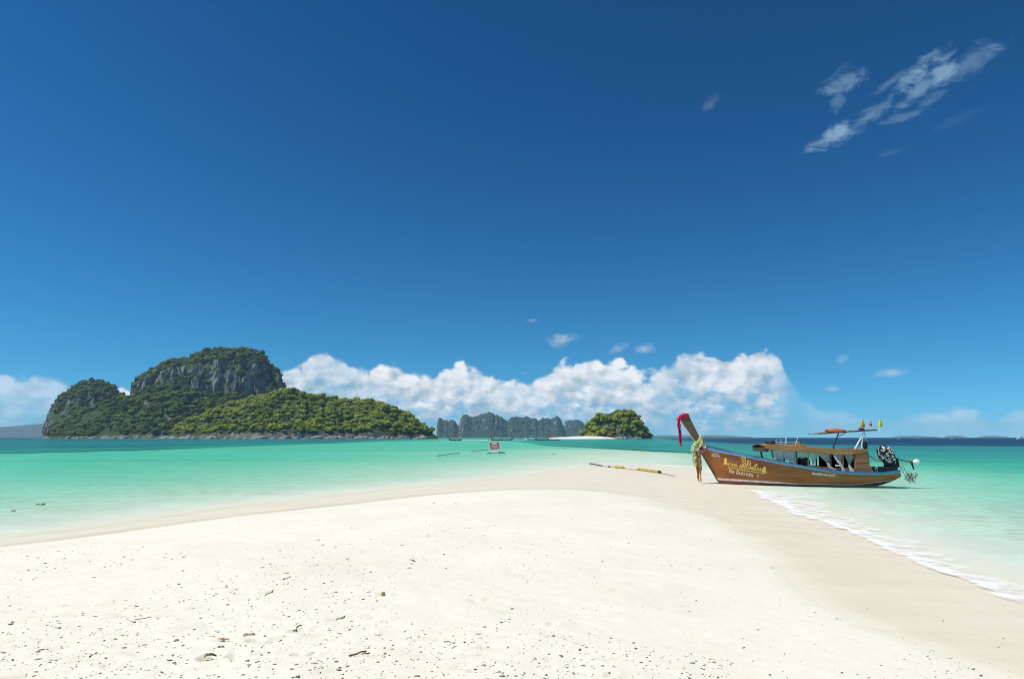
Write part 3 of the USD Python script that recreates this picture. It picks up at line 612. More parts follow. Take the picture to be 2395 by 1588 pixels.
pale_paint = plain('pale_blue_paint', (.30, .47, .56), .5, .4, .18, 4.)
white_paint = plain('white_paint', (.74, .74, .72), .45, .4, .08, 5.)
black_mat = plain('black_rubber', (.018, .018, .02), .6, .3, .3, 8.)
steel = plain('dark_steel', (.10, .11, .12), .4, .5, .3, 9., metallic=.6)
gold = plain('gold_paint', (.84, .54, .11), .45, .5, .14, 9.)
letter_white = plain('letter_white', (.76, .74, .70), .6, .3, .12, 9.)
def cloth(name, c, var=.2, scale=7., trans=.3):
    N = Nodes(); co = N('texture_coordinate', 'object'); nz = N.noise(N.scale(co, (1, 1, .4)), scale, 4., .6)
    col = N.mix(N.rng(nz, .3, .7), tuple(x * (1 - var) for x in c), tuple(min(1, x * (1 + var)) for x in c))
    return N.done(name, N('mix_closure', 'closure', fac=trans, closure1=N('diffuse_bsdf', 'BSDF', color=col, roughness=.3), closure2=N('translucent_bsdf', 'BSDF', color=col)))
gauze_N = Nodes(); _co = gauze_N('texture_coordinate', 'object'); _nz = gauze_N.noise(gauze_N.scale(_co, (9, 1, .6)), 1.6, 3., .6)
gauze = gauze_N.done('gauze', gauze_N('mix_closure', 'closure', fac=gauze_N.rng(_nz, .25, .75, .60, .94), closure1=gauze_N('transparent_bsdf', 'BSDF', color=(1, 1, 1)),
    closure2=gauze_N('mix_closure', 'closure', fac=.5, closure1=gauze_N('diffuse_bsdf', 'BSDF', color=(.72, .74, .74)), closure2=gauze_N('translucent_bsdf', 'BSDF', color=(.72, .74, .74)))))
linen = cloth('white_linen', (.76, .73, .68), .1)

gw = np.array([(372, 386, .09), (410, 393, .19), (450, 402, .28), (520, 416, .41), (600, 432, .52), (750, 462, .65), (900, 490, .73), (1050, 519, .78), (1200, 546, .80), (1350, 572, .80), (1500, 590, .78), (1700, 603, .72), (1850, 603, .65), (1960, 594, .57), (2020, 580, .50)], float)
kl = np.array([(332, 436), (372, 502), (410, 566), (455, 640), (478, 684), (545, 722), (700, 742), (900, 762), (1200, 772), (1350, 770), (1500, 762), (1700, 738), (1850, 708), (1960, 668), (2010, 640)], float)
ns = 90
su = np.linspace(0, len(gw) - 1, ns); gi = np.stack([np.interp(su, range(len(gw)), gw[:, k]) for k in range(3)], 1); ki = np.stack([np.interp(su, range(len(kl)), kl[:, k]) for k in range(2)], 1)
def relax(a):
    for _ in range(6): a[1:-1] = .5 * a[1:-1] + .25 * (a[:-2] + a[2:])
    return a
gi, ki = relax(gi), relax(ki)
G = bp(gi[:, 0], gi[:, 1], -gi[:, 2]); K = bp(ki[:, 0], ki[:, 1], 0.); HB = gi[:, 2]
su01 = su / (len(gw) - 1)
pw = .95 - .42 * sstep(su01, .15, .55); qw = 1 + .5 * sstep(su01, .15, .55)
def hull_pt(i, t, side=-1, off=0.):
    """Point on hull station i (array) at climb t, pushed out by off."""
    Yh = (HB[i] + .0) * t ** pw[i]
    X = K[i, 0] + (G[i, 0] - K[i, 0]) * t; Z = K[i, 2] + (G[i, 2] - K[i, 2]) * t ** qw[i]
    return np.stack([X, side * (Yh + off), Z - off * .25], -1)
def t_at(i, z): return np.clip((z - K[i, 2]) / (G[i, 2] - K[i, 2]), 0, 1) ** (1 / qw[i])
ii = np.arange(ns)
stripe_z = np.interp(ki[:, 0], [330, 470, 800, 1100, 1600, 2030], [bp(x, y, -.35)[2] for x, y in ((460, 652), (470, 652), (800, 674), (1100, 690), (1600, 700), (2030, 655))])
stripe_w = np.interp(ki[:, 0], [330, 470, 900, 1150, 2030], [.085, .085, .055, .03, .02])
def band(lo, hi, n=8, off=0., sides=(-1, 1), i0=0, i1=ns):
    ms = []
    for sd in sides:
        rows = [hull_pt(ii[i0:i1], (lo + (hi - lo) * k / n)[i0:i1], sd, off) for k in range(n + 1)]
        ms.append(grid_mesh(np.stack(rows, 1), flip=sd < 0))
    return cat(*ms)
one, zero = np.ones(ns), np.zeros(ns)
t_s0, t_s1 = t_at(ii, stripe_z - stripe_w), t_at(ii, stripe_z)
boat = thing('longtail_boat', 'varnished brown wooden longtail boat with a blue gunwale, its bow resting on the sand', 'boat', BO)
obj('hull', band(t_s1, one, 14), hull_wood, boat, smooth=True)
obj('waterline_stripe', band(t_s0, t_s1, 2, .003), stripe_paint, boat, smooth=True)
obj('hull_bottom', band(zero, t_s0, 8), bottom_paint, boat, smooth=True)
# inside planking, deck, transom
def inner(t, off=-.045): return [hull_pt(ii, t, s, off) for s in (-1, 1)]
tin = np.linspace(.45, 1, 6)
ins = []
for s in (-1, 1):
    rows = [np.where(np.ones((ns, 1), bool), hull_pt(ii, one * t, s, 0.), 0) * [1, 1, 1] for t in tin]
    rows = [r * [1, 1, 1] - np.stack([0 * HB, s * np.minimum(.04, HB * .4), 0 * HB], -1) for r in rows]
    ins.append(grid_mesh(np.stack(rows, 1), flip=s > 0))
obj('inner_planking', cat(*ins), cabin_wood, boat, smooth=True)
dk = [hull_pt(ii, one * .66, s) * [1, .97, 1] for s in (-1, 1)]
obj('deck', grid_mesh(np.stack(dk, 1), flip=False), dark_wood, boat)
fd_i = slice(2, 26); fd = [hull_pt(ii[fd_i], one[fd_i] * .93, s) * [1, .97, 1] for s in (-1, 1)]
obj('foredeck', grid_mesh(np.stack(fd, 1)), cabin_wood, boat)
tv = [hull_pt(np.array([ns - 1] * 9), np.linspace(0, 1, 9), s) for s in (-1, 1)]
obj('transom', grid_mesh(np.stack(tv, 1)), dark_wood, boat)
def rail(sd, z0, z1, y0, y1, i0=0, i1=ns):
    P = hull_pt(ii[i0:i1], one[i0:i1], sd); ring = np.array([(y0, z0), (y1, z0), (y1, z1), (y0, z1)])
    rows = [P + np.stack([0 * P[:, 0], sd * (a + 0 * P[:, 0]), b + 0 * P[:, 0]], -1) for a, b in list(ring) + [ring[0]]]
    return grid_mesh(np.stack(rows, 1), flip=sd > 0)
for sd in (-1, 1):
    r = obj('gunwale', rail(sd, -.055, .018, -.05, .022), blue_paint, boat)
    obj('rub_rail', rail(sd, -.085, -.057, -.004, .016), pale_paint, r)
obj('sheer_line', rail(1, .020, .10, -.03, -.005, 4, 60), pale_paint, boat)

# tall prow post: a flat plank cut to the curve, with a pale cord along its front edge
def plate(poly, th, yc=0.):
    P = [bp(x, y, yc)[[0, 2]] for x, y in poly]; e = trimesh.creation.extrude_polygon(Polygon(P).buffer(0), th)
    v = e.vertices; e.vertices = np.stack([v[:, 0], v[:, 2] - th / 2 + yc, v[:, 1]], 1); e.invert(); return e
post = obj('prow_post', plate([(146, 152), (160, 118), (208, 98), (220, 118), (262, 205), (306, 290), (345, 345), (386, 384), (382, 420), (340, 446), (326, 428), (285, 360), (232, 275), (180, 200)], .15), prow_wood, boat)
front = smoothline([bp(x, y, -.085) for x, y in ((150, 152), (180, 203), (232, 279), (285, 364), (330, 436))], 2)
obj('edge_cord', tube(front, .016, 6), plain('pale_cord', (.58, .50, .34), .8, .2), post)
stem = smoothline([bp(x, y, -.0) + [-.012, 0, 0] for x, y in ((334, 440), (372, 504), (420, 584), (455, 642), (478, 684), (545, 724))], 2)
obj('stem_edge', tube(stem, .028, 8), prow_wood, boat)

# lettering wrapped onto the hull
_ti = np.linspace(.05, 1, 40); _gp = np.stack([hull_pt(ii, one * t, -1) for t in _ti], 1); _wp = (_gp + BO)
def project(P):
    d = P - [0, 0, EYE]; c = d[..., 1] * CP + d[..., 2] * SP; u = d[..., 0] / c; v = (d[..., 2] * CP - d[..., 1] * SP) / c
    return 512 + F * u, 339 - F * v
_px, _py = project(_wp); _zx, _zy = (_px / .42756 - 1550) / .27484, (_py / .42695 - 940) / .27491
_sel = np.abs(_zx - 1000) < 800
_look = LinearNDInterpolator(np.stack([_zx[_sel], _zy[_sel]], 1), _gp[_sel])
def on_hull(mesh, ox, oy, size, slope=0.15, depth=.006):
    """A lettering mesh (x right, y up, z out, unit heights) laid on the hull at the survey point."""
    v = mesh.vertices; X = ox + v[:, 0] * size; Yy = oy - v[:, 1] * size + slope * v[:, 0] * size
    q = _look(X, Yy); q[:, 1] -= np.where(v[:, 2] > 1e-6, depth, .0015); m = trimesh.Trimesh(q, mesh.faces, process=False); return m
def flat(shape):
    shape = shape.buffer(0); return cat(*[trimesh.creation.extrude_polygon(g_, .01, engine='earcut') for g_ in getattr(shape, 'geoms', [shape])])
def thai(text):
    from PIL import Image, ImageDraw, ImageFont
    try: font = ImageFont.truetype(glob.glob('/opt/blender-*/*/datafiles/fonts/NotoSansThai*')[0], 64); font.getbbox(text)
    except Exception: return meshkit.text_mesh('aanana', 1., .01)
    x0, y0, x1, y1 = font.getbbox(text, anchor='ls'); im = Image.new('L', (x1 - x0 + 12, y1 - y0 + 12)); ImageDraw.Draw(im).text((6 - x0, 6 - y0), text, 255, font, anchor='ls', stroke_width=1)
    on = np.pad(np.asarray(im) > 127, ((0, 0), (1, 1))).astype(np.int8); rows, st = np.nonzero(np.diff(on, axis=1) == 1); en = np.nonzero(np.diff(on, axis=1) == -1)[1]
    sh = shapely.union_all(shapely.box(st, -rows - 1, en, -rows)).buffer(.6).buffer(-.6).simplify(.6); s = 1 / 46.
    return flat(shapely.affinity.affine_transform(sh, [s, 0, 0, s, -6 * s, (6 - y0) * s]))
import shapely.affinity
def stroke(pts, w): return LineString(pts).buffer(w)
sign = obj('name_emblem', cat(
    on_hull(meshkit.text_mesh('SR', 1., .01, bold=True), 672, 536, 46, .16),
    on_hull(flat(shapely.union_all([stroke([(-.2, 1.2), (-.05, 1.75), (.2, 1.35), (.45, 1.95), (.7, 1.4), (.95, 1.7), (1.05, 1.25)], .10), stroke([(-.2, 1.15), (1.05, 1.15)], .07)])), 674, 520, 30, .16),
    on_hull(flat(shapely.union_all([stroke([(2.2, .1), (2.7, .9), (3.1, 1.3), (3.5, 1.25), (3.2, .9), (3.45, .7), (2.95, .35), (2.2, .1)], .08), Polygon([(2.3, .15), (2.8, .85), (3.3, 1.15), (3.2, .6)])])), 722, 546, 24, .16)), gold, boat)
obj('name_lettering', cat(on_hull(meshkit.text_mesh('KING', .62, .01, bold=True), 552, 540, 38, .18), on_hull(meshkit.text_mesh('ANDAMAN', .64, .01, bold=True), 648, 560, 45, .17),
    on_hull(flat(stroke([(0, 0), (2, .05), (4, -.05), (6, .06), (8.4, 0)], .09)), 555, 556, 36, .185)), gold, boat)
def fleur(): return shapely.union_all([Polygon([(-.5, 0), (-.25, .5), (-.45, .8), (0, 1.5), (.45, .8), (.25, .5), (.5, 0), (.15, -.2), (0, -.7), (-.15, -.2)]), stroke([(-.6, -.35), (0, -.15), (.6, -.35)], .1)])
for x, y in ((535, 520), (866, 592)): obj('scroll_ornament', on_hull(flat(fleur()), x, y, 32, .17), gold, boat)
obj('thai_name', cat(on_hull(thai('คิง อันดามัน'), 562, 602, 31, .175), on_hull(meshkit.text_mesh('7', .8, .01, bold=True), 796, 645, 31, .175)), plain('pale_gold_paint', (.80, .66, .36), .5, .4), boat)
obj('small_number', on_hull(thai('เดอ'), 668, 584, 17, .17), gold, boat)
obj('registration', cat(on_hull(meshkit.text_mesh('6401', .7, .01), 424, 444, 24, .16), on_hull(meshkit.text_mesh('00073', .7, .01), 416, 464, 24, .16)), letter_white, boat)
obj('port_lettering', cat(on_hull(thai('หนองทะเล'), 1268, 616, 22, .10), on_hull(meshkit.text_mesh('7', .75, .01), 1374, 627, 22, .10), on_hull(thai('กระบี่'), 1402, 630, 22, .10)), letter_white, boat)

# ---- cabin
def bx2(x0, x1, ytop, ybot, Y0, Y1):
    """Box between two survey columns, two survey heights (read in the plane nearest us) and two lengthwise planes."""
    a, b = bp(x0, ybot, Y0), bp(x1, ytop, Y0); c = [(a[0] + b[0]) / 2, (Y0 + Y1) / 2, (a[2] + b[2]) / 2]; return box(c, (abs(b[0] - a[0]), abs(Y1 - Y0), abs(b[2] - a[2])))
roof_top = [(866, 372), (900, 362), (1000, 364), (1190, 374), (1270, 386), (1450, 402), (1600, 407), (1742, 398)]
roof_bot = [(872, 392), (905, 404), (1000, 412), (1200, 426), (1270, 432), (1450, 446), (1600, 446), (1742, 424)]
RX = np.linspace(866, 1742, 60); RT = relax(np.interp(RX, *np.array(roof_top).T)); RB = relax(np.interp(RX, *np.array(roof_bot).T))
RY = .66
Tn, Bn = bp(RX, RT, -RY), bp(RX, RB, -RY)
for s in (-1, 1):
    A = Tn * [1, -s, 1] if s > 0 else Tn; B_ = Bn * [1, -s, 1] if s > 0 else Bn
    o = np.array([0, s * .03, 0]); rows = [A, A + o, B_ + o, B_, A]
    obj('roof_fascia', grid_mesh(np.stack(rows, 1), flip=s > 0), roof_wood, boat, smooth=30)
cam_y = np.linspace(-1, 1, 11)
rf = np.stack([Tn * [1, 0, 1] + np.stack([0 * RX, y * RY + 0 * RX, .05 * (1 - y * y) + .0 * RX - .012], -1) for y in cam_y], 1)
rfu = rf - [0, 0, .03]
# the roof is laid of long boards, one beside the other
for k in range(10):
    q = np.stack([rf[:, k] + [0, .004, 0], rf[:, k + 1] - [0, .004, 0], rfu[:, k + 1] - [0, .004, 0], rfu[:, k] + [0, .004, 0], rf[:, k] + [0, .004, 0]], 1)
    obj('roof_plank', grid_mesh(q[::3], flip=False), roof_wood, boat)
obj('roof_lip', cat(tube(bp(np.array([866, 866]), np.array([376, 376]), 0.) * [1, 0, 1] + [[0, -RY, 0], [0, RY, 0]], .045, 8), bx2(868, 900, 392, 424, -RY, RY)), dark_wood, boat)
def post_(x0, y0, x1, y1, Y, r, mat, name='cabin_post'):
    for s in (-1, 1):
        P = bp(np.array([x0, x1]), np.array([y0, y1]), -Y); P = P * [1, -s, 1] if s > 0 else P
        obj(name, tube(P, r, 6), mat, boat)
post_(925, 402, 943, 482, .60, .040, cabin_wood); post_(1138, 418, 1142, 545, .62, .034, dark_wood); post_(1236, 428, 1240, 560, .62, .022, cabin_wood)
post_(1430, 440, 1428, 575, .62, .030, dark_wood); post_(1535, 445, 1533, 585, .62, .030, cabin_wood); post_(1640, 440, 1642, 595, .62, .04, cabin_wood)
obj('cabin_side', cat(*[bx2(x0, x1, yt, yb, -.665, -.64) for x0, x1, yt, yb in ((1245, 1340, 545, 562), (1340, 1440, 552, 578), (1440, 1540, 560, 590), (1540, 1640, 562, 598))]), cabin_wood, boat)
obj('cabin_side', cat(*[bx2(x0, x1, yt, yb, .60, .63) for x0, x1, yt, yb in ((1245, 1440, 540, 580), (1440, 1640, 555, 598))]), cabin_wood, boat)
obj('bench', bx2(1250, 1630, 566, 580, -.55, -.15), cabin_wood, boat)
obj('bench', bx2(1250, 1630, 566, 580, .15, .55), cabin_wood, boat)
P = [(1640, 432), (1742, 412), (1748, 470), (1756, 520), (1775, 562), (1798, 602), (1642, 602)]
obj('rear_bulkhead', plate(P, .03, -.645), cabin_wood, boat); obj('rear_bulkhead', plate(P, .03, .645), cabin_wood, boat)
for y in (455, 505, 555): obj('bulkhead_rail', bx2(1648, 1738, y, y + 7, -.672, -.662), roof_wood, boat)
obj('rear_panel', bx2(1636, 1646, 436, 600, -.62, .62), dark_wood, boat)
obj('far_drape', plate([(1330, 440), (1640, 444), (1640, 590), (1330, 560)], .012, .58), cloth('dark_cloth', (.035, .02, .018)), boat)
def drape(poly_cols, Y, wav=.018, folds=5, name='curtain', mat=gauze):
    """Hanging cloth: list of (survey y, left x, right x) rows, pleated across."""
    n = 25; rows = []
    for y, x0, x1 in poly_cols:
        x = np.linspace(x0, x1, n); p = bp(x, np.full(n, y, float), Y); p[:, 1] += wav * np.sin(np.linspace(0, folds * 2 * np.pi, n)); rows.append(p)
    obj(name, grid_mesh(np.stack(rows, 0)), mat, boat, smooth=True)
drape([(414, 942, 1052), (440, 950, 1052), (470, 962, 1040), (500, 985, 1022)], -.58, folds=4); drape([(418, 1040, 1134), (450, 1050, 1134), (490, 1068, 1128), (524, 1084, 1112)], -.57, folds=4)
drape([(424, 1146, 1232), (450, 1155, 1226), (480, 1170, 1205)], -.58, folds=3)
drape([(430, 1242, 1340), (460, 1250, 1325), (500, 1268, 1300), (535, 1274, 1286)], -.58, folds=4)
drape([(438, 1318, 1428), (470, 1345, 1425), (500, 1375, 1420), (522, 1396, 1414)], -.58, folds=4)
drape([(442, 1440, 1535), (470, 1462, 1528), (500, 1485, 1522), (540, 1512, 1524)], -.58, folds=4); drape([(444, 1540, 1638), (475, 1555, 1625), (505, 1570, 1606), (538, 1580, 1592)], -.58, folds=4)
for c in ([(520, 1394, 1416), (545, 1402, 1428), (570, 1424, 1462), (578, 1442, 1472)], [(538, 1508, 1526), (560, 1516, 1540), (588, 1524, 1552)], [(536, 1578, 1594), (560, 1582, 1610), (592, 1592, 1630)]):
    drape(c, -.69, .012, 2, 'curtain_tail', linen)
for c in ([(458, 1452, 1466), (485, 1466, 1486), (515, 1486, 1514), (532, 1506, 1524)],): drape(c, -.68, .01, 2, 'curtain_tail', linen)
obj('lashing', cat(bx2(1470, 1520, 534, 548, -.70, -.67)), linen, boat)
drape([(424, 950, 1130), (500, 960, 1130)], .58, folds=7)

# rear: black block painting in the shade of the stern interior, thwart, cleats
obj('stern_well', bx2(1765, 2000, 556, 600, -.44, .44), black_mat, boat)
for x in (1806, 1822): obj('stern_strut', tube(bp(np.array([x, x + 4]), np.array([545, 600]), -.5), .014, 6), white_paint, boat)
obj('stern_rail', tube(smoothline(bp(np.array([1744, 1752, 1762, 1775]), np.array([420, 500, 560, 600]), -.58), 2), .022, 6), black_mat, boat)
# upper rack on leaning posts
def rackbar(x0, y0, x1, y1, Y, r, mat, name): obj(name, tube(bp(np.array([x0, x1]), np.array([y0, y1]), Y), r, 6), mat, boat)
for Y in (-.45, .45): rackbar(1322, 272, 1822, 238, Y, .030, dark_wood, 'rack_rail')
for k in range(9):
    x = 1330 + k * 60; y = 270 - k * 4.1; a, b = bp(x, y, -.5), bp(x, y, -.5) * [1, -1, 1]; obj('rack_slat', tube([a, b], .020, 6), plain('rack_wood', (.17, .13, .07), .7, .2, .3) if k == 0 else stage.GetPrimAtPath('/World/Looks/rack_wood').GetPath(), boat)
for Y in (-.42, .42):
    rackbar(1496, 268, 1448, 400, Y, .026, black_mat, 'rack_post'); rackbar(1716, 252, 1634, 402, Y, .028, white_paint, 'rack_post'); rackbar(1706, 262, 1690, 402, Y, .022, white_paint, 'rack_post'); rackbar(1716, 256, 1744, 404, Y, .016, pale_paint, 'rack_post')
    rackbar(1500, 290, 1560, 262, Y, .014, black_mat, 'rack_brace')
# low rods on the roof front
for x, y0, y1, lean in ((962, 318, 364, 4), (1008, 312, 364, -3), (1040, 305, 366, 5), (1050, 300, 366, 0), (1124, 298, 368, 30), (1150, 330, 370, -16)):
    rackbar(x, y1, x + lean, y0, -.3, .008, white_paint, 'roof_rod')
rackbar(960, 340, 1165, 346, -.3, .008, white_paint, 'roof_rod')

# ---- engine under its patterned cover, tiller, long shaft
N = Nodes(); co = N('texture_coordinate', 'object'); vo = N('voronoi_texture', 'distance', vector=N.scale(co, (1, 1, .8)), scale=12., feature='f1', randomness=1.); nz = N.noise(co, 9., 3.)
cover_c = N.mix(N.rng(N.math('add', vo, N.math('multiply', nz, .35)), .56, .68), (.66, .66, .60), (.03, .034, .036))
cover_mat = N.done('engine_cover', N('principled_bsdf', 'BSDF', base_color=cover_c, roughness=.7, specular_ior_level=.2))
eng = UsdGeom.Xform.Define(stage, f'{boat.GetPath()}/engine').GetPrim()
ce = bp(1905, 455, 0.); blob = trimesh.creation.icosphere(4, 1.); v = blob.vertices
d_ = .80 + .45 * meshkit.fbm(v * 2.2 + 4, 3, 3)[:, None]; blob.vertices = v * d_ * [.32, .30, .36] + ce + np.stack([-(v[:, 2]) * .10, 0 * v[:, 0], 0 * v[:, 0]], 1)
obj('cover', blob, cover_mat, eng, smooth=True)
def ball(c, r, n=2): s = trimesh.creation.icosphere(n, 1.); s.apply_scale(r); s.apply_translation(c); return s
obj('block', cat(box(bp(1945, 530, 0.), (.42, .34, .24)), box(bp(1850, 415, 0.), (.16, .24, .22)), box(bp(1960, 500, .0), (.26, .30, .2))), black_mat, eng)
for x, y0, y1 in ((1856, 332, 400), (1890, 338, 400), (1882, 330, 360)): obj('exhaust_pipe', tube(bp(np.array([x, x - 2]), np.array([y1, y0]), .0), .018, 8), steel, eng)
obj('mount', tube(bp(np.array([1950, 1960]), np.array([530, 612]), 0.), .06, 8), steel, eng)
obj('tiller', tube(smoothline(bp(np.array([1745, 1775, 1806, 1850]), np.array([452, 470, 490, 500]), -.05), 1), .026, 8), plain('tiller_wood', (.40, .27, .19), .6, .3), eng)
obj('long_shaft', tube(bp(np.array([1975, 2060, 2125]), np.array([480, 502, 516]), -.05), .020, 8), steel, eng)
obj('shaft_grip', tube(bp(np.array([2068, 2108, 2130]), np.array([500, 508, 514]), -.05), [.03, .045, .03], 8), plain('olive_wrap', (.16, .17, .07), .8, .2), eng)
obj('skeg', plate([(2106, 514), (2126, 516), (2142, 575), (2134, 578), (2118, 540)], .02, -.05), black_mat, eng)
float_ball = ball(bp(2160, 510, -.1), [.135, .10, .10], 3); obj('white_float', float_ball, white_paint, eng, smooth=True)
# tangle of ropes and a rope ladder trailing over the stern
rope_mat = plain('old_rope', (.42, .40, .30), .9, .1, .3, 12.); rope_dark = plain('dark_rope', (.09, .085, .08), .9, .1, .3, 12.); rope_red = plain('red_rope', (.30, .12, .10), .9, .1)
rr = np.random.default_rng(3)
ld = thing('rope_ladder', 'tangled pale rope ladder trailing from the boat stern into the water', 'rope ladder', BO)
for k, (a, b) in enumerate((((2004, 505), (2110, 690)), ((2030, 520), (2150, 690)))):
    t = np.linspace(0, 1, 9); x = a[0] + (b[0] - a[0]) * t + rr.normal(size=9) * 3; y = a[1] + (b[1] - a[1]) * t ** .9 + 10 * np.sin(t * 3)
    obj('side_rope', tube(smoothline(bp(x, y, -.12 + .1 * k), 2), .016, 6), rope_mat, ld)
for k in range(7):
    t = (k + .5) / 7; x0, y0 = 2004 + 106 * t, 505 + 185 * t ** .9; x1, y1 = 2030 + 120 * t, 520 + 170 * t ** .9
    obj('rung', tube(bp(np.array([x0, x1]), np.array([y0, y1]), np.array([-.12, -.02])), .016, 6), white_paint, ld)
tg = thing('rope_coils', 'loose coils of dark and pale rope at the waterline behind the boat stern', 'ropes', BO)
for k in range(9):
    c = np.array([2060 + rr.uniform(0, 105), 640 + rr.uniform(-25, 26)]); t = np.linspace(0, 2 * np.pi, 16) + rr.uniform(0, 6); R = rr.uniform(10, 24)
    obj('coil', tube(bp(c[0] + R * np.cos(t), c[1] + R * .9 * np.sin(t), -.1 + .15 * np.sin(t * 2 + k)), .012, 5), (rope_mat, rope_dark, rope_red)[k % 3], tg)
# things lying on the roof and the rack
coil = thing('rope_coil', 'dark coiled rope lying on the front of the cabin roof', 'rope', BO)
t = np.linspace(0, 2 * np.pi * 4, 70); c0 = bp(915, 352, -.25)
obj('turns', tube(np.stack([c0[0] + .17 * np.cos(t), c0[1] + .2 * np.sin(t), c0[2] - .02 + .018 * t / 6.28], 1), .022, 6), black_mat, coil, smooth=True)
orange = cloth('orange_cloth', (.62, .20, .08), .25)
def bundle(name, lab, catg, x0, x1, y0, y1, Y, dpt, mat, seed):
    a, b = bp(x0, y1, Y), bp(x1, y0, Y); s = trimesh.creation.icosphere(3, 1.); v = s.vertices; v = np.sign(v) * np.abs(v) ** .7
    v = v * (.8 + .4 * meshkit.fbm(v * 1.8 + seed, 3, seed))[:, None] * [(b[0] - a[0]) / 2, dpt, (b[2] - a[2]) / 2] + (a + b) / 2; s.vertices = v
    th = thing(name, lab, catg, BO); obj('cloth', s, mat, th, smooth=True)
    m = (a + b) / 2; obj('strap', tube([m + [.0, -dpt * 1.02, -.06], m + [0, -dpt * .9, .05], m + [0, 0, (b[2] - a[2]) * .52], m + [0, dpt, .0]], .012, 5), black_mat, th)
bundle('life_jacket_bundle', 'folded orange life jackets strapped on the upper rack above the cabin', 'life jackets', 1395, 1540, 228, 262, -.1, .36, orange, 4)
bundle('dark_bag', 'small dark bag on the rear of the upper rack beside the flags', 'bag', 1672, 1712, 220, 248, -.2, .10, plain('bag_cloth', (.10, .03, .09), .8, .2), 8)
bundle('orange_tarp', 'orange folded tarpaulin on the cabin roof', 'tarpaulin', 1105, 1205, 358, 384, -.3, .25, cloth('orange_tarp', (.50, .22, .07), .25), 12)
bundle('black_bundle', 'black bundle in the cabin doorway between the curtains', 'bundle', 1150, 1240, 470, 546, -.35, .22, plain('black_cloth', (.022, .02, .022), .8, .2), 15)
jk = thing('black_jacket', 'black jacket hung on the rear post of the rack', 'jacket', BO)
jm = trimesh.creation.icosphere(3, 1.); v = jm.vertices; jm.vertices = v * (.75 + .5 * meshkit.fbm(v * 2 + 2, 3, 5))[:, None] * [.085, .07, .17] + bp(1722, 366, -.42); obj('cloth', jm, stage.GetPrimAtPath('/World/Looks/black_cloth').GetPath(), jk, smooth=True)
obj('hook', tube(bp(np.array([1720, 1722]), np.array([325, 336]), -.42), .008, 5), steel, jk)
# little flags
def pennant(x, y0, y1, w, col, lab, n):
    f = thing('flag', lab, 'flag', BO); obj('pole', tube(bp(np.array([x - w * .2, x - w * .2]), np.array([250, y0 - 4]), .05), .010, 6), white_paint, f)
    h = y1 - y0; prof = [(0, .22), (.25, .45), (.6, .95), (.85, 1.), (1., .8)]; rows = []
    for t, q in prof:
        xx = np.linspace(x - w * q / 2, x + w * q / 2, 9); p = bp(xx, np.full(9, y0 + t * h), .05); p[:, 1] += .035 * np.sin(np.linspace(0, 7, 9) + t * 3); rows.append(p)
    obj('cloth', grid_mesh(np.stack(rows, 0)), cloth(n, col, .15, 7., .4), f, smooth=True)
pennant(1702, 150, 216, 42, (.78, .42, .05), 'small orange flag on the rack, the nearest the bow', 'orange_flag'); pennant(1770, 158, 206, 22, (.50, .12, .22), 'small pink flag on the rack between the orange and the yellow flag', 'pink_flag'); pennant(1854, 150, 214, 40, (.80, .80, .06), 'small yellow flag at the stern end of the rack', 'yellow_flag')

# ---- scarves and garlands on the prow
def ribbon(pts, width, mat, parent, name='cloth', th=.012, seed=0, ywob=.03):
    """Cloth strip along survey points (x, y, plane)."""
    q = smoothline(np.array([bp(x, y, Y) for x, y, Y in pts]), 3); n = len(q); t = np.linspace(0, 1, n)
    wv = np.interp(t, np.linspace(0, 1, len(width)), width) * .0045 * (1 + .18 * np.sin(t * 19 + seed)); q[:, 1] += ywob * np.sin(t * 9 + seed)
    T = np.gradient(q, axis=0); T /= np.linalg.norm(T, axis=1, keepdims=True); S = np.cross(T, [0, 1., 0]); S /= np.linalg.norm(S, axis=1, keepdims=True) + 1e-9
    m = 7; u = np.linspace(-.5, .5, m)
    P = q[:, None] + S[:, None] * (wv[:, None, None] * u[None, :, None]); P[..., 1] += .022 * np.sin(u[None] * 11 + t[:, None] * 6 + seed)
    Bk = P + [0, th, 0]; ring = np.concatenate([P, Bk[:, ::-1], P[:, :1]], 1); return obj(name, grid_mesh(ring), mat, parent, smooth=40)
crimson = cloth('crimson_cloth', (.58, .02, .075), .3)
sc = thing('red_scarf', 'crimson scarf tied round the prow tip and hanging down in front', 'scarf', BO)
wrap = [bp(x, y, Y) for x, y, Y in ((140, 150, -.10), (160, 122, -.12), (190, 108, -.12), (214, 112, -.10))]
obj('wrap', tri(m3.Manifold.batch_hull([m3.Manifold.sphere(.058, 16).translate(tuple(map(float, p * [1, 0, 1] + [0, y, 0]))) for p in wrap for y in (-.06, .06)]).refine_to_length(.04)), crimson, sc, smooth=True)
ribbon([(142, 150, -.1), (136, 190, -.1), (140, 230, -.1), (147, 262, -.1), (150, 290, -.1)], (20, 30, 26, 22, 16), crimson, sc, 'tail', seed=1)
ribbon([(150, 260, -.1), (148, 300, -.1), (154, 345, -.1), (156, 384, -.1)], (14, 22, 20, 6), crimson, sc, 'tail', seed=3)
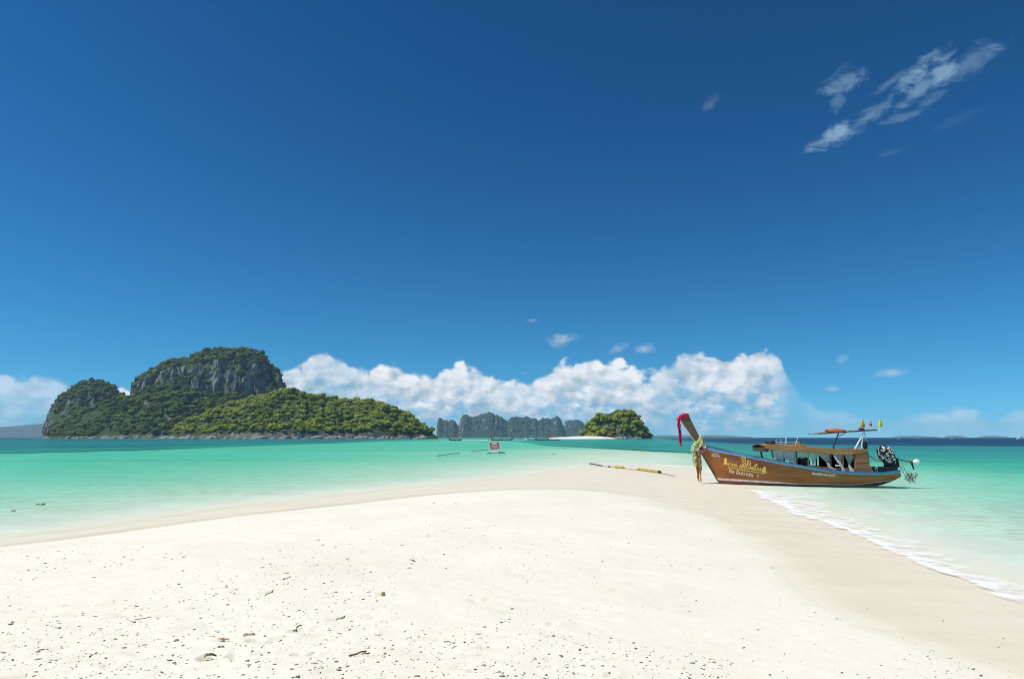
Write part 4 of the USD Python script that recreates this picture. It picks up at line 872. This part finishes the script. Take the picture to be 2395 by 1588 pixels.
def garland(lab, pts, r, mats, jit, seed, n):
    gth = thing('garland', lab, 'garland', BO); r_ = np.random.default_rng(seed); q = smoothline(np.array([bp(x, y, Y) for x, y, Y in pts]), 3)
    L = np.concatenate([[0], np.cumsum(np.linalg.norm(np.diff(q, axis=0), axis=1))]); t = np.linspace(0, L[-1], n); c = np.stack([np.interp(t, L, q[:, k]) for k in range(3)], 1)
    obj('string', tube(q, .008, 5), rope_mat, gth)
    for k, p in enumerate(c):
        s = trimesh.creation.icosphere(1, 1.); s.vertices = s.vertices * (.75 + .5 * r_.random((len(s.vertices), 1))) * r * r_.uniform(.8, 1.25) + p + r_.normal(size=3) * jit
        obj('flower', s, mats[k % len(mats)], gth)
lime = cloth('lime_flowers', (.50, .62, .12), .25); pale_green = cloth('pale_green_flowers', (.42, .66, .40), .2); yellow = cloth('yellow_flowers', (.80, .68, .14), .2); orange_f = cloth('orange_flowers', (.72, .26, .03), .25)
pinkc = cloth('pink_cloth', (.64, .17, .18), .25); rose = cloth('rose_cloth', (.66, .38, .32), .2); cream = cloth('cream_cloth', (.74, .66, .42), .15)
garland('yellow green flower garland looped round the neck of the prow', [(330, 298, -.12), (312, 330, -.14), (288, 352, -.14), (266, 372, -.13), (258, 420, -.12)], .062, [lime, yellow, lime], .012, 1, 18)
garland('pale green garland hanging down in front of the prow', [(290, 350, -.18), (262, 390, -.18), (262, 430, -.18), (264, 470, -.18), (268, 505, -.18), (276, 545, -.18)], .055, [pale_green, lime, pale_green, cream], .016, 2, 24)
garland('white and peach garland at the top of the prow neck', [(322, 296, -.16), (330, 330, -.17), (322, 362, -.17), (300, 392, -.17), (262, 404, -.2)], .05, [cream, linen, yellow], .012, 3, 16)
def scarf(lab, parts, mat):
    s_ = thing('scarf', lab, 'scarf', BO)
    for k, (p, w_) in enumerate(parts): ribbon(p, w_, mat, s_, 'tail' if k else 'drop', seed=k + len(lab))
scarf('orange scarf hanging from the prow behind the pale green garland', [([(292, 420, -.14), (290, 470, -.14), (293, 530, -.14), (300, 580, -.14)], (18, 26, 24, 16)), ([(290, 560, -.14), (302, 620, -.14), (308, 676, -.14)], (14, 18, 10))], orange_f)
scarf('rose scarf hanging from the prow nearest the hull', [([(316, 420, -.13), (318, 480, -.13), (326, 540, -.13), (326, 590, -.13)], (16, 20, 18, 12))], rose)
scarf('cream scarf reaching lowest under the prow', [([(308, 470, -.15), (312, 550, -.15), (322, 620, -.15), (326, 680, -.15)], (8, 15, 16, 9))], cream)
scarf('white gauze scarf knotted at the prow neck', [([(318, 352, -.15), (345, 362, -.16), (362, 378, -.16), (356, 398, -.16)], (22, 34, 30, 14)), ([(268, 404, -.2), (248, 412, -.2), (238, 408, -.2)], (10, 14, 6))], linen)
kn = thing('pink_knot', 'knotted pink cloth ball where the prow meets the blue gunwale', 'cloth', BO)
kb = trimesh.creation.icosphere(3, 1.); v = kb.vertices; kb.vertices = v * (.8 + .4 * meshkit.fbm(v * 2.4, 3, 6))[:, None] * [.105, .13, .12] + bp(347, 405, -.05); obj('knot', kb, pinkc, kn, smooth=True)
ribbon([(340, 410, -.2), (332, 430, -.2), (325, 444, -.2)], (18, 22, 10), pinkc, kn, 'end')

# ------------------------------------------------------------------ warning board standing in the shallows
sgx, sgy = ground(*sp(1160, 1061.5))[:2]
def sg(x, y): return at_y(*sp(x, y), sgy) - [sgx, sgy, 0]
board = thing('warning_sign', 'red and white warning board standing in the shallow turquoise water', 'sign', (sgx, sgy, 0))
red_paint = plain('red_paint', (.60, .055, .10), .5, .3, .1, 3.)
def sheet(c, y0, y1, mat, name):
    P = np.array([sg(*p) for p in c]); e = trimesh.creation.extrude_polygon(Polygon(P[:, [0, 2]]), y1 - y0); v = e.vertices; e.vertices = np.stack([v[:, 0], v[:, 2] + y0, v[:, 1]], 1); e.invert(); return obj(name, e, mat, board)
C = [(1142.9, 1034.2), (1168.3, 1033.2), (1171.6, 1053.6), (1146.2, 1056.4)]
def lerp(u, v): a, b, c, d = (np.array(p) for p in C); return tuple((a * (1 - u) + b * u) * (1 - v) + (d * (1 - u) + c * u) * v)
def quad(u0, v0, u1, v1): return [lerp(u0, v0), lerp(u1, v0), lerp(u1, v1), lerp(u0, v1)]
sheet(C, -.02, .02, white_paint, 'panel'); fieldp = sheet(quad(.07, .06, .93, .80), -.028, -.021, red_paint, 'red_field')
for u0, v0, u1, v1 in ((.26, .14, .74, .30), (.14, .40, .86, .44), (.18, .49, .82, .53), (.14, .58, .86, .62), (.14, .70, .86, .73)): sheet(quad(u0, v0, u1, v1), -.034, -.029, stripe_paint if v0 > .3 else white_paint, 'text_line')
for x in (1147.5, 1168.5):
    p = sg(x, 1050); obj('leg', tube([[p[0], .05, -1.2], [p[0], .05, 1.0]], .035, 8), white_paint, board)
obj('crossbar', tube([sg(1141, 1060.4) + [0, .0, .02], sg(1176, 1059.4) + [0, 0, .02]], .03, 8), black_mat, board)
obj('base_float', tube([sg(1166, 1058.4), sg(1181, 1059.0)], .07, 8), rope_dark, board); obj('base_float', tube([sg(1139, 1060.8), sg(1146.5, 1059.8)], .05, 8), rope_dark, board)

# ------------------------------------------------------------------ float line drawn up on the wet sand
floats = thing('float_line', 'rope of yellow and black floats lying across the wet sand', 'float line')
def fl(zx, zy):
    p = ground(*sp(1000 + .2368 * zx, 930 + .2368 * zy), .06); return np.array([p[0], p[1], max(zat(p[0], p[1]), 0.)])
ln = [(1590, 648), (1650, 657), (1730, 672), (1795, 682), (1850, 689), (1945, 697), (2010, 706), (2075, 713), (2180, 727), (2295, 742), (2360, 757), (2440, 772)]
LP = np.array([fl(*p) for p in ln]); LP[:, 2] += .03; obj('rope', tube(smoothline(LP, 2), .014, 5), rope_dark, floats)
yel = plain('yellow_plastic', (.42, .32, .025), .5, .4, .25, 6.)
def bead(zx, zy, L, r, mat, name):
    c = fl(zx, zy) + [0, 0, r * .75]; t = fl(zx + 8, zy + 1.2) - fl(zx, zy); t /= np.linalg.norm(t)
    obj(name, tube([c - t * L, c - t * L * .7, c, c + t * L * .7, c + t * L], [r * .35, r * .9, r, r * .9, r * .35], 10), mat, floats, smooth=60)
for x in (1606, 1624, 1642, 1662, 1680, 1698, 1718): bead(x, 648 + (x - 1600) * .185, .10, .055, rope_dark, 'black_float')
bead(1795, 681, .12, .06, rope_dark, 'black_float')
for x in (1858, 1876, 1894, 1912, 1930): bead(x, 689 + (x - 1850) * .09, .085, .085, yel, 'yellow_float')
for k in range(13): bead(2082 + k * 16, 713 + k * 2.2, .075, .085, yel if k % 3 != 2 or True else rope_dark, 'yellow_float')
bead(2291, 741, .11, .085, black_mat, 'black_float')

# ------------------------------------------------------------------ foam along the right-hand shore and the tip of the bar
def make_foam():
    N = Nodes(); p = N.pos(); e = N('attribute', 'fac', attribute='edge')
    a = N.noise(p, 2.6, 6., .62, .4); vo = N('voronoi_texture', 'distance', vector=N('vector_math', 'vector', math_type='add', vector1=p, vector2=N('noise_texture', 'color', vector=p, scale=5., detail=3.)), scale=7.5, feature='distance_to_edge', randomness=1.)
    b = N.noise(p, 30., 4., .65)
    lace = N.rng(vo, .0, .16, 1., 0.)
    body = N.rng(N.math('add', e, N.math('add', N.math('multiply', N.math('subtract', a, .5), 1.3), N.math('multiply', N.math('subtract', b, .5), .5))), .42, .98)
    m = N.math('multiply', body, N.math('multiply_add', lace, .40, .62))
    d = N('diffuse_bsdf', 'BSDF', color=(.86, .86, .84))
    return N.done('foam', N('mix_closure', 'closure', fac=m, closure1=N('transparent_bsdf', 'BSDF'), closure2=d))
foam_mat = make_foam()
def foam(pix, width, label, bias, seed, amp=1.):
    q = smoothline(gline(pix), 4); L = np.concatenate([[0], np.cumsum(np.linalg.norm(np.diff(q, axis=0), axis=1))]); n = int(L[-1] / .05) + 2; t = np.linspace(0, L[-1], n)
    c = np.stack([np.interp(t, L, q[:, k]) for k in range(2)], 1); T = np.gradient(c, axis=0); T /= np.linalg.norm(T, axis=1, keepdims=True); Nn = np.stack([-T[:, 1], T[:, 0]], 1)
    wd = np.interp(t, np.linspace(0, L[-1], len(width)), width) * (.65 + .7 * meshkit.fbm(np.stack([t * .9, t * 0, t * 0], -1), 4, seed))
    off = (meshkit.fbm(np.stack([t * .5, t * 0, t * 0 + 5], -1), 4, seed + 1) - .5) * .5
    m = 19; u = np.linspace(-.5, 1.9, m); XY = c[:, None] + Nn[:, None] * ((u[None] * wd[:, None] + off[:, None])[..., None])
    P3 = np.concatenate([XY * 6, XY[..., :1] * 0], -1); hgt = np.clip(1 - np.abs(u - .0) / .9, 0, 1)[None] * .022 * amp * (.3 + 1.2 * meshkit.fbm(P3, 4, seed + 2))
    zt = terrain(XY)[0]; Z = np.maximum(zt, 0) + .008 + hgt
    f = usdkit.mesh(stage, numbered('/World', 'sea_foam'), grid_mesh(np.concatenate([XY, Z[..., None]], -1), flip=True), foam_mat, smooth=True); tag(f, label, 'foam', kind='stuff')
    edge = np.interp(u, [-.5, -.28, -.08, .18, 1.0, 1.9], [0, .66, .93, .72, .60, 0])[None] * np.ones((n, 1)) * bias * np.minimum(1, np.minimum(t, L[-1] - t) / .8)[:, None]; primvar(f, 'edge', edge.ravel())
foam([(1728, 1130), (1770, 1146), (1810, 1164), (1860, 1188), (1900, 1207), (2000, 1249), (2100, 1289), (2200, 1331), (2365, 1397), (2430, 1424)], (.75, 1.0, .8, .62, .5, .42), 'white lace of foam along the right shore below the boat', 1.0, 1)
foam([(1360, 1077), (1400, 1074), (1450, 1072.5), (1510, 1074), (1560, 1079), (1606, 1083)], (.7, .8, 1.4, 1.8, .8), 'thin foam at the far tip of the sand bar left of the prow', .74, 7)

# ------------------------------------------------------------------ pebbles, coral bits, driftwood
N = Nodes(); oi = N('object_info', 'random'); nz = N.noise(N('texture_coordinate', 'object'), 2.5, 4.)
peb = N.done('coral_bits', N('principled_bsdf', 'BSDF', base_color=N.mix(N.math('multiply', nz, .5), N.ramp(oi, [(0, (.16, .16, .145)), (.4, (.27, .255, .215)), (.75, (.36, .33, .25)), (1, (.50, .46, .36))]), (.06, .055, .05)), roughness=.85, specular_ior_level=.2))
pm = []
for k in range(6):
    s = trimesh.creation.icosphere(2, 1.); v = s.vertices; s.vertices = v * (.6 + .8 * meshkit.fbm(v * 1.3 + k * 4.3, 3, k))[:, None] * [(1, .62, .45), (1.3, .5, .4), (1, .8, .5), (1.7, .38, .3), (.9, .7, .6), (1.2, .75, .35)][k]; pm.append(s)
r_ = np.random.default_rng(17)
def scatter(n, dens):
    out = []
    while len(out) < n:
        x, y = r_.uniform(-40, 1064, 4 * n), 490 + (690 - 490) * r_.random(4 * n) ** .8
        P = ground(x, y, .36)[:, :2]; z, dW, dD, wet, _ = terrain(P)
        cl = meshkit.fbm(np.stack([P[:, 0] * .45, P[:, 1] * .45, P[:, 0] * 0], -1), 3, 4)
        keepm = (dD > -.02) | ((r_.random(len(x)) < .16) & (dW > 1.2) & (P[:, 0] > 1))
        m = keepm & (r_.random(len(x)) < dens * np.clip((cl - .45) * 9, .07, 1))
        out += list(np.concatenate([P[m], z[m, None]], 1))
    return np.array(out[:n])
small = scatter(3400, .55)
pi = UsdGeom.PointInstancer.Define(stage, '/World/pebbles'); rel = pi.CreatePrototypesRel()
for k, s in enumerate(pm): rel.AddTarget(usdkit.mesh(stage, f'/World/pebbles/pebble_{k:03d}', s, peb, smooth=True).GetPath())
rad = np.hypot(small[:, 0], small[:, 1]); sz = np.exp(r_.normal(-5.50, .42, len(small))) * (1 + .035 * rad); n = len(small)
pi.CreatePositionsAttr(Vt.Vec3fArray.FromNumpy((small + np.stack([0 * sz, 0 * sz, sz * .15], 1)).astype(np.float32))); pi.CreateProtoIndicesAttr(Vt.IntArray.FromNumpy(r_.integers(0, 6, n).astype(np.int32)))
th = r_.normal(.5, .7, n); pi.CreateOrientationsAttr(Vt.QuathArray([Gf.Quath(float(math.cos(a / 2)), 0, 0, float(math.sin(a / 2))) for a in th])); pi.CreateScalesAttr(Vt.Vec3fArray.FromNumpy(np.stack([sz] * 3, 1).astype(np.float32)))
tag(pi, 'grey pebbles and broken shell strewn over the dry white sand', 'pebbles', kind='stuff')
big = scatter(150, .6); broots = [None] * 6
for i, p in enumerate(big):
    k = i % 6; s = r_.uniform(.008, .015) * (1 + .02 * np.hypot(p[0], p[1])); rz = r_.normal(28, 30); loc = p + [0, 0, s * .12]; lab = 'grey coral stone lying on the dry white sand among the pebbles'
    if broots[k] is None:
        x = UsdGeom.Xform.Define(stage, numbered('/World', 'coral_stone')); t = Gf.Matrix4d().SetScale(float(s)) * Gf.Matrix4d().SetRotate(Gf.Rotation(Gf.Vec3d(0, 0, 1), float(rz))); t.SetTranslateOnly(Gf.Vec3d(*map(float, loc))); x.MakeMatrixXform().Set(t)
        obj('stone', pm[k], peb, x, smooth=True); broots[k] = tag(x, lab, 'stone', 'coral stones on the dry sand')
    else: copy_of(broots[k], 'coral_stone', loc, rz, s, lab, 'stone', 'coral stones on the dry sand')
drift = plain('driftwood', (.24, .165, .10), .9, .1, .3, 9., stretch=(1, 1, 4)); drift_dark = plain('dark_driftwood', (.10, .085, .065), .9, .1, .3, 9.)
def twig(x0, y0, x1, y1, r, lab, mat, seed, fork=True):
    a, b = ground(*dp(x0, y0), .38), ground(*dp(x1, y1), .38); n = 7; t = np.linspace(0, 1, n); q = a + (b - a) * t[:, None]; rg_ = np.random.default_rng(seed); L = np.linalg.norm(b - a)
    q[1:-1, :2] += rg_.normal(size=(n - 2, 2)) * L * .05; q[:, 2] = [zat(*p[:2]) for p in q]; q[:, 2] += r * .7
    th = thing('driftwood', lab, 'driftwood'); obj('stick', tube(smoothline(q, 2), np.interp(np.linspace(0, 1, len(smoothline(q, 2))), [0, .1, .8, 1], [r * .6, r * 1.1, r, r * .8]), 7), mat, th, smooth=True)
    if fork: obj('stub', tube([q[4], q[4] + [L * .10, L * .06, r * 1.2]], [r * .8, r * .5], 6), mat, th)
twig(806, 1500, 846, 1487, 0.0049, 'brown driftwood stick with a knobbed end on the sand, bottom centre', drift, 1); twig(612, 1370, 634, 1356, 0.0041, 'thin olive twig slanting up on the open sand', drift, 2, False)
twig(676, 1448, 698, 1432, 0.0045, 'short twig beside a curved shell on the sand', drift, 3, False); twig(776, 1419, 806, 1408, 0.0033, 'thin brown twig half buried above the coral branch', drift, 4, False)
twig(310, 1431, 350, 1424, 0.0029, 'pale thin twig half buried left of the coral fragment', drift, 5, False); twig(652, 1336, 672, 1328, 0.0033, 'dark short twig farther up the dry sand', drift_dark, 6, False)
twig(206, 1513, 226, 1504, 0.0041, 'dark grey twig near the left bottom of the sand', drift_dark, 7, False)
# the big broken shell with its ribs, and small branching coral
sh_ = thing('broken_shell', 'brown ribbed broken shell half buried in the sand near the bottom left', 'shell'); c = ground(*dp(486, 1508), .38); c[2] = zat(c[0], c[1])
u, v_ = np.meshgrid(np.linspace(-1.2, 1.2, 15), np.linspace(.15, 1.2, 9), indexing='ij'); R = .055 * (1 + .06 * np.sin(u * 18)); P = np.stack([R * np.sin(u) * np.sin(v_) * .9, R * np.cos(u) * np.sin(v_) * 1.15 - .03, R * np.cos(v_) * .62 - .008], -1)
obj('valve', grid_mesh(P + c), plain('shell_brown', (.36, .26, .14), .6, .3, .3, 20.), sh_, smooth=True)
for k in range(4): a = -.9 + k * .6; q = np.stack([.058 * np.sin(a) * np.sin(np.linspace(.2, 1.2, 6)) * .9, .058 * math.cos(a) * np.sin(np.linspace(.2, 1.2, 6)) * 1.15 - .03, .058 * np.cos(np.linspace(.2, 1.2, 6)) * .62 - .006], -1); obj('rib', tube(q + c, .004, 5), drift_dark, sh_)
for i, (x, y, s, lab) in enumerate(((520, 1470, .05, 'reddish branching coral fragment above the broken shell'), (575, 1458, .045, 'small pale coral fragment right of the reddish one'), (885, 1362, .035, 'olive green shell on the middle of the sand'))):
    c = ground(*dp(x, y), .38); c[2] = zat(c[0], c[1]); cf = thing('coral_fragment' if i < 2 else 'small_shell', lab, 'coral' if i < 2 else 'shell'); rg_ = np.random.default_rng(i + 40); mt = plain(f'coral_{"red pale olive".split()[i]}', ((.36, .20, .12), (.42, .34, .22), (.26, .24, .10))[i], .85, .15, .3, 20.)
    if i < 2:
        for k in range(7): a = rg_.uniform(-.9, .9) + (.0 if k % 2 else 3.1); e = c + [math.cos(a) * s * rg_.uniform(.5, 1.2), math.sin(a) * s * .6, rg_.uniform(.002, .012)]; obj('branch', tube([c + [0, 0, .003], (c + e) / 2 + [0, 0, .006], e], [.006, .005, .003], 6), mt, cf)
    else:
        s2 = trimesh.creation.icosphere(3, 1.); v2 = s2.vertices; s2.vertices = v2 * [s * .55, s * .75, s * .45] * (1 + .08 * np.sin(v2[:, :1] * 14)) + c + [0, 0, s * .15]; obj('whorl', s2, mt, cf, smooth=True); obj('lip', tube([c + [-s * .4, -s * .4, .004], c + [0, -s * .7, .008], c + [s * .4, -s * .4, .004]], .004, 5), drift, cf)
# dark weed and debris awash
weed_mat = plain('weed', (.10, .12, .09), .8, .2, .3, 6.)
def awash(x, y, L, lab, seed, catg='seaweed'):
    c = ground(*dp(x, y)); c[2] = .012; th = thing('seaweed_clump', lab, catg); rg_ = np.random.default_rng(seed)
    for k in range(6):
        a = c + [rg_.uniform(-L, L) * .6, rg_.uniform(-L, L) * .5, 0]; b = a + [rg_.uniform(-1, 1) * L * .7, rg_.uniform(-.3, .3) * L, 0]; m = (a + b) / 2 + [0, L * .15, .03]
        obj('frond', tube(smoothline([a, m, b], 2), L * .07, 5), weed_mat, th)
awash(98, 1167, .17, 'dark seaweed clump floating in the shallows at the left', 1); awash(30, 1182, .09, 'smaller dark seaweed tuft nearest the left edge', 2); awash(1280, 1049, .28, 'dark drifting debris right of the warning sign, nearer clump', 3, 'debris'); awash(1300, 1035, .45, 'dark drifting debris right of the warning sign, farther clump', 4, 'debris')
rl = thing('mooring_rope', 'dark floating rope line trailing left from the warning sign', 'rope')
for seg in ([(1010, 1053), (1038, 1048.5), (1062, 1046)], [(1088, 1043), (1104, 1040.5), (1128, 1039)]):
    obj('length', tube(smoothline([ground(*dp(*p)) + [0, 0, -.01] for p in seg], 2), .040, 6), weed_mat, rl)

# ------------------------------------------------------------------ far boats and people on the distant sandbank
def far_boat(px, y_px, D, L, lab, canopy, group=None, flip=1, hullm=None):
    p = at_y(*dp(px, y_px), D); t = thing('moored_longtail', lab, 'boat', (p[0], D, 0)); n = 14; u = np.linspace(-1, 1, n)
    b = .11 * L * (1 - np.abs(u) ** 2.5) + .02; zt = .55 + .25 * u * u + 1.3 * np.clip(-u * flip - .6, 0, 1) * 1.6; zb = -.2 + .6 * np.clip(np.abs(u) - .8, 0, 1)
    rows = [np.stack([u * L / 2, y * b, zb + (zt - zb) * k], -1) for y, k in ((-1, 1), (-.9, .5), (-.4, 0), (.4, 0), (.9, .5), (1, 1))]
    obj('hull', grid_mesh(np.stack(rows, 1)), hullm or hull_wood, t, smooth=True)
    obj('gunwale', cat(*[tube(np.stack([u * L / 2, s * b, zt + .03], -1), .06, 5) for s in (-1, 1)]), blue_paint, t)
    e = np.array([-flip * L / 2, 0, zt[0 if flip > 0 else -1]]); obj('prow_post', tube([e, e + [-flip * .5, 0, 1.2]], .12, 6), prow_wood, t); obj('prow_scarf', tube([e + [-flip * .3, -.1, .6], e + [-flip * .34, -.12, -.2]], .14, 6), crimson, t)
    for x in (-.18, .22):
        for s in (-1, 1): obj('canopy_post', tube([[x * L, s * .09 * L, .4], [x * L, s * .09 * L, 1.9]], .04, 5), cabin_wood, t)
    ca = np.stack([np.stack([np.array([-.25, .28]) * L, np.full(2, y * .1 * L), np.full(2, 1.95 + .18 * (1 - y * y))], -1) for y in np.linspace(-1, 1, 7)], 1); obj('canopy', cat(grid_mesh(ca), grid_mesh(ca - [0, 0, .06], flip=True)), canopy, t)
blue_can = cloth('blue_canopy', (.10, .22, .38), .1)
for px, D, L, lab, cn, fl_ in ((1052, 440, 11, 'longtail boat with a red canopy off the right end of the headland', crimson, 1), (1148, 430, 10, 'longtail boat with an orange canopy behind the wading people', orange, 1), (1172, 455, 9, 'brown longtail boat right of the orange canopied one', roof_wood, -1),
                               (1252, 440, 12, 'longtail boat with a brown canopy in front of the far ridge', roof_wood, 1), (1278, 450, 11, 'longtail boat with a pinkish canopy left of the white beach', rose, 1)):
    far_boat(px, 1010, D, L * .75, lab, cn, flip=fl_)
def launch(px, D, L, lab, tower=True):
    p = at_y(*dp(px, 1010), D); t = thing('white_launch', lab, 'boat', (p[0], D, 0)); n = 12; u = np.linspace(-1, 1, n); b = .15 * L * np.sqrt(np.clip(1 - np.clip(-u, 0, 1) ** 2.2, 0, 1)) + .02; zt = .12 * L + .03 * L * np.clip(-u, 0, 1)
    rows = [np.stack([u * L / 2, y * b, k * zt - .1], -1) for y, k in ((-1, 1), (-.8, .2), (0, -.2), (.8, .2), (1, 1), (0, 1.02), (-1, 1))]; obj('hull', grid_mesh(np.stack(rows, 1)), white_paint, t, smooth=40)
    obj('cabin', box((L * .08, 0, zt.mean() + .07 * L), (L * .4, L * .2, L * .13)), white_paint, t); [obj('window', box((L * .08, s_ * L * .101, zt.mean() + .085 * L), (L * .3, .02, L * .05)), black_mat, t) for s_ in (-1, 1)]
    if tower: obj('roof', box((L * .1, 0, zt.mean() + .17 * L), (L * .46, L * .24, L * .02)), white_paint, t)
launch(1228, 470, 9, 'white motor launch moored by the far sandbank'); launch(2356, 700, 8.5, 'white speedboat at the right edge of the picture on the navy water')
for px, D, L, lab in ((2075, 900, 4.5, 'tiny white boat on the dark water right of the engine'), (2199, 820, 5, 'tiny white boat under the short dark island'), (2120, 1300, 4.5, 'faintest tiny white boat between the two others'), (1150, 900, 6, 'small white boat behind the wading people')): launch(px, D, L, lab, False)
skin = plain('skin', (.42, .24, .16), .6, .3, .1)
def person(px, D, lab, pose, shirt, depth=.35, h=1.68):
    p = at_y(*dp(px, 1010), D); t = thing('person', lab, 'person', (p[0], D, -depth)); s = h / 1.7
    def S(a, ra, b, rb): return m3.Manifold.batch_hull([m3.Manifold.sphere(ra * s, 10).translate(tuple(x * s for x in a)), m3.Manifold.sphere(rb * s, 10).translate(tuple(x * s for x in b))])
    q = pose; arm = {0: ((.24, 0, 1.0), (.26, -.05, .78)), 1: ((.42, 0, 1.25), (.55, -.05, 1.5)), 2: ((.34, -.12, 1.1), (.2, -.3, 1.15))}[q]
    ms = [S((-.09, 0, .06), .05, (-.09, 0, .48), .065), S((-.09, 0, .48), .07, (-.08, 0, .9), .095), S((.10, .05, .06), .05, (.1, 0, .48), .065), S((.10, 0, .48), .07, (.08, 0, .9), .095), S((0, 0, .92), .15, (0, 0, 1.18), .14), S((0, 0, 1.15), .14, (0, 0, 1.38), .10),
          S((-.13, 0, 1.38), .07, (.13, 0, 1.38), .07), S((0, 0, 1.4), .055, (0, 0, 1.52), .055), S((0, -.01, 1.57), .095, (0, .0, 1.64), .09), S((.18, 0, 1.38), .055, arm[0], .042), S(arm[0], .042, arm[1], .035), S((-.18, 0, 1.38), .055, (-.25, 0, 1.1), .042), S((-.25, 0, 1.1), .042, (-.24, -.08, .85), .035)]
    body = m3.Manifold.batch_boolean(ms, m3.OpType.Add); obj('body', tri(body), skin, t, smooth=True)
    obj('shirt', tri(m3.Manifold.batch_boolean([S((0, 0, .92), .165, (0, 0, 1.2), .155), S((0, 0, 1.18), .155, (0, 0, 1.36), .12)], m3.OpType.Add)), shirt, t, smooth=True)
    obj('hair', tri(S((0, .03, 1.63), .10, (0, .03, 1.67), .085)), black_mat, t, smooth=True)
shirts = [crimson, linen, blue_can, orange, yellow, black_mat, pale_green, rose]
nm = ['red', 'white', 'blue', 'orange', 'yellow', 'black', 'pale green', 'rose']
for i, (px, D) in enumerate(((1128, 400), (1133, 405), (1141, 398), (1158, 402), (1165, 410), (1180, 396), (1186, 404), (1196, 400), (1204, 395), (1211, 408), (1218, 399), (1401, 470))):
    lab = f'tiny person in a {nm[i % 8]} top wading at the far sandbank' + (', left group' if i < 5 else ', right group')
    if i == 11: lab = 'lone person standing at the water edge of the white beach'
    person(px, D, lab, i % 3, shirts[i % 8], .3, 1.6 + .02 * (i % 7))
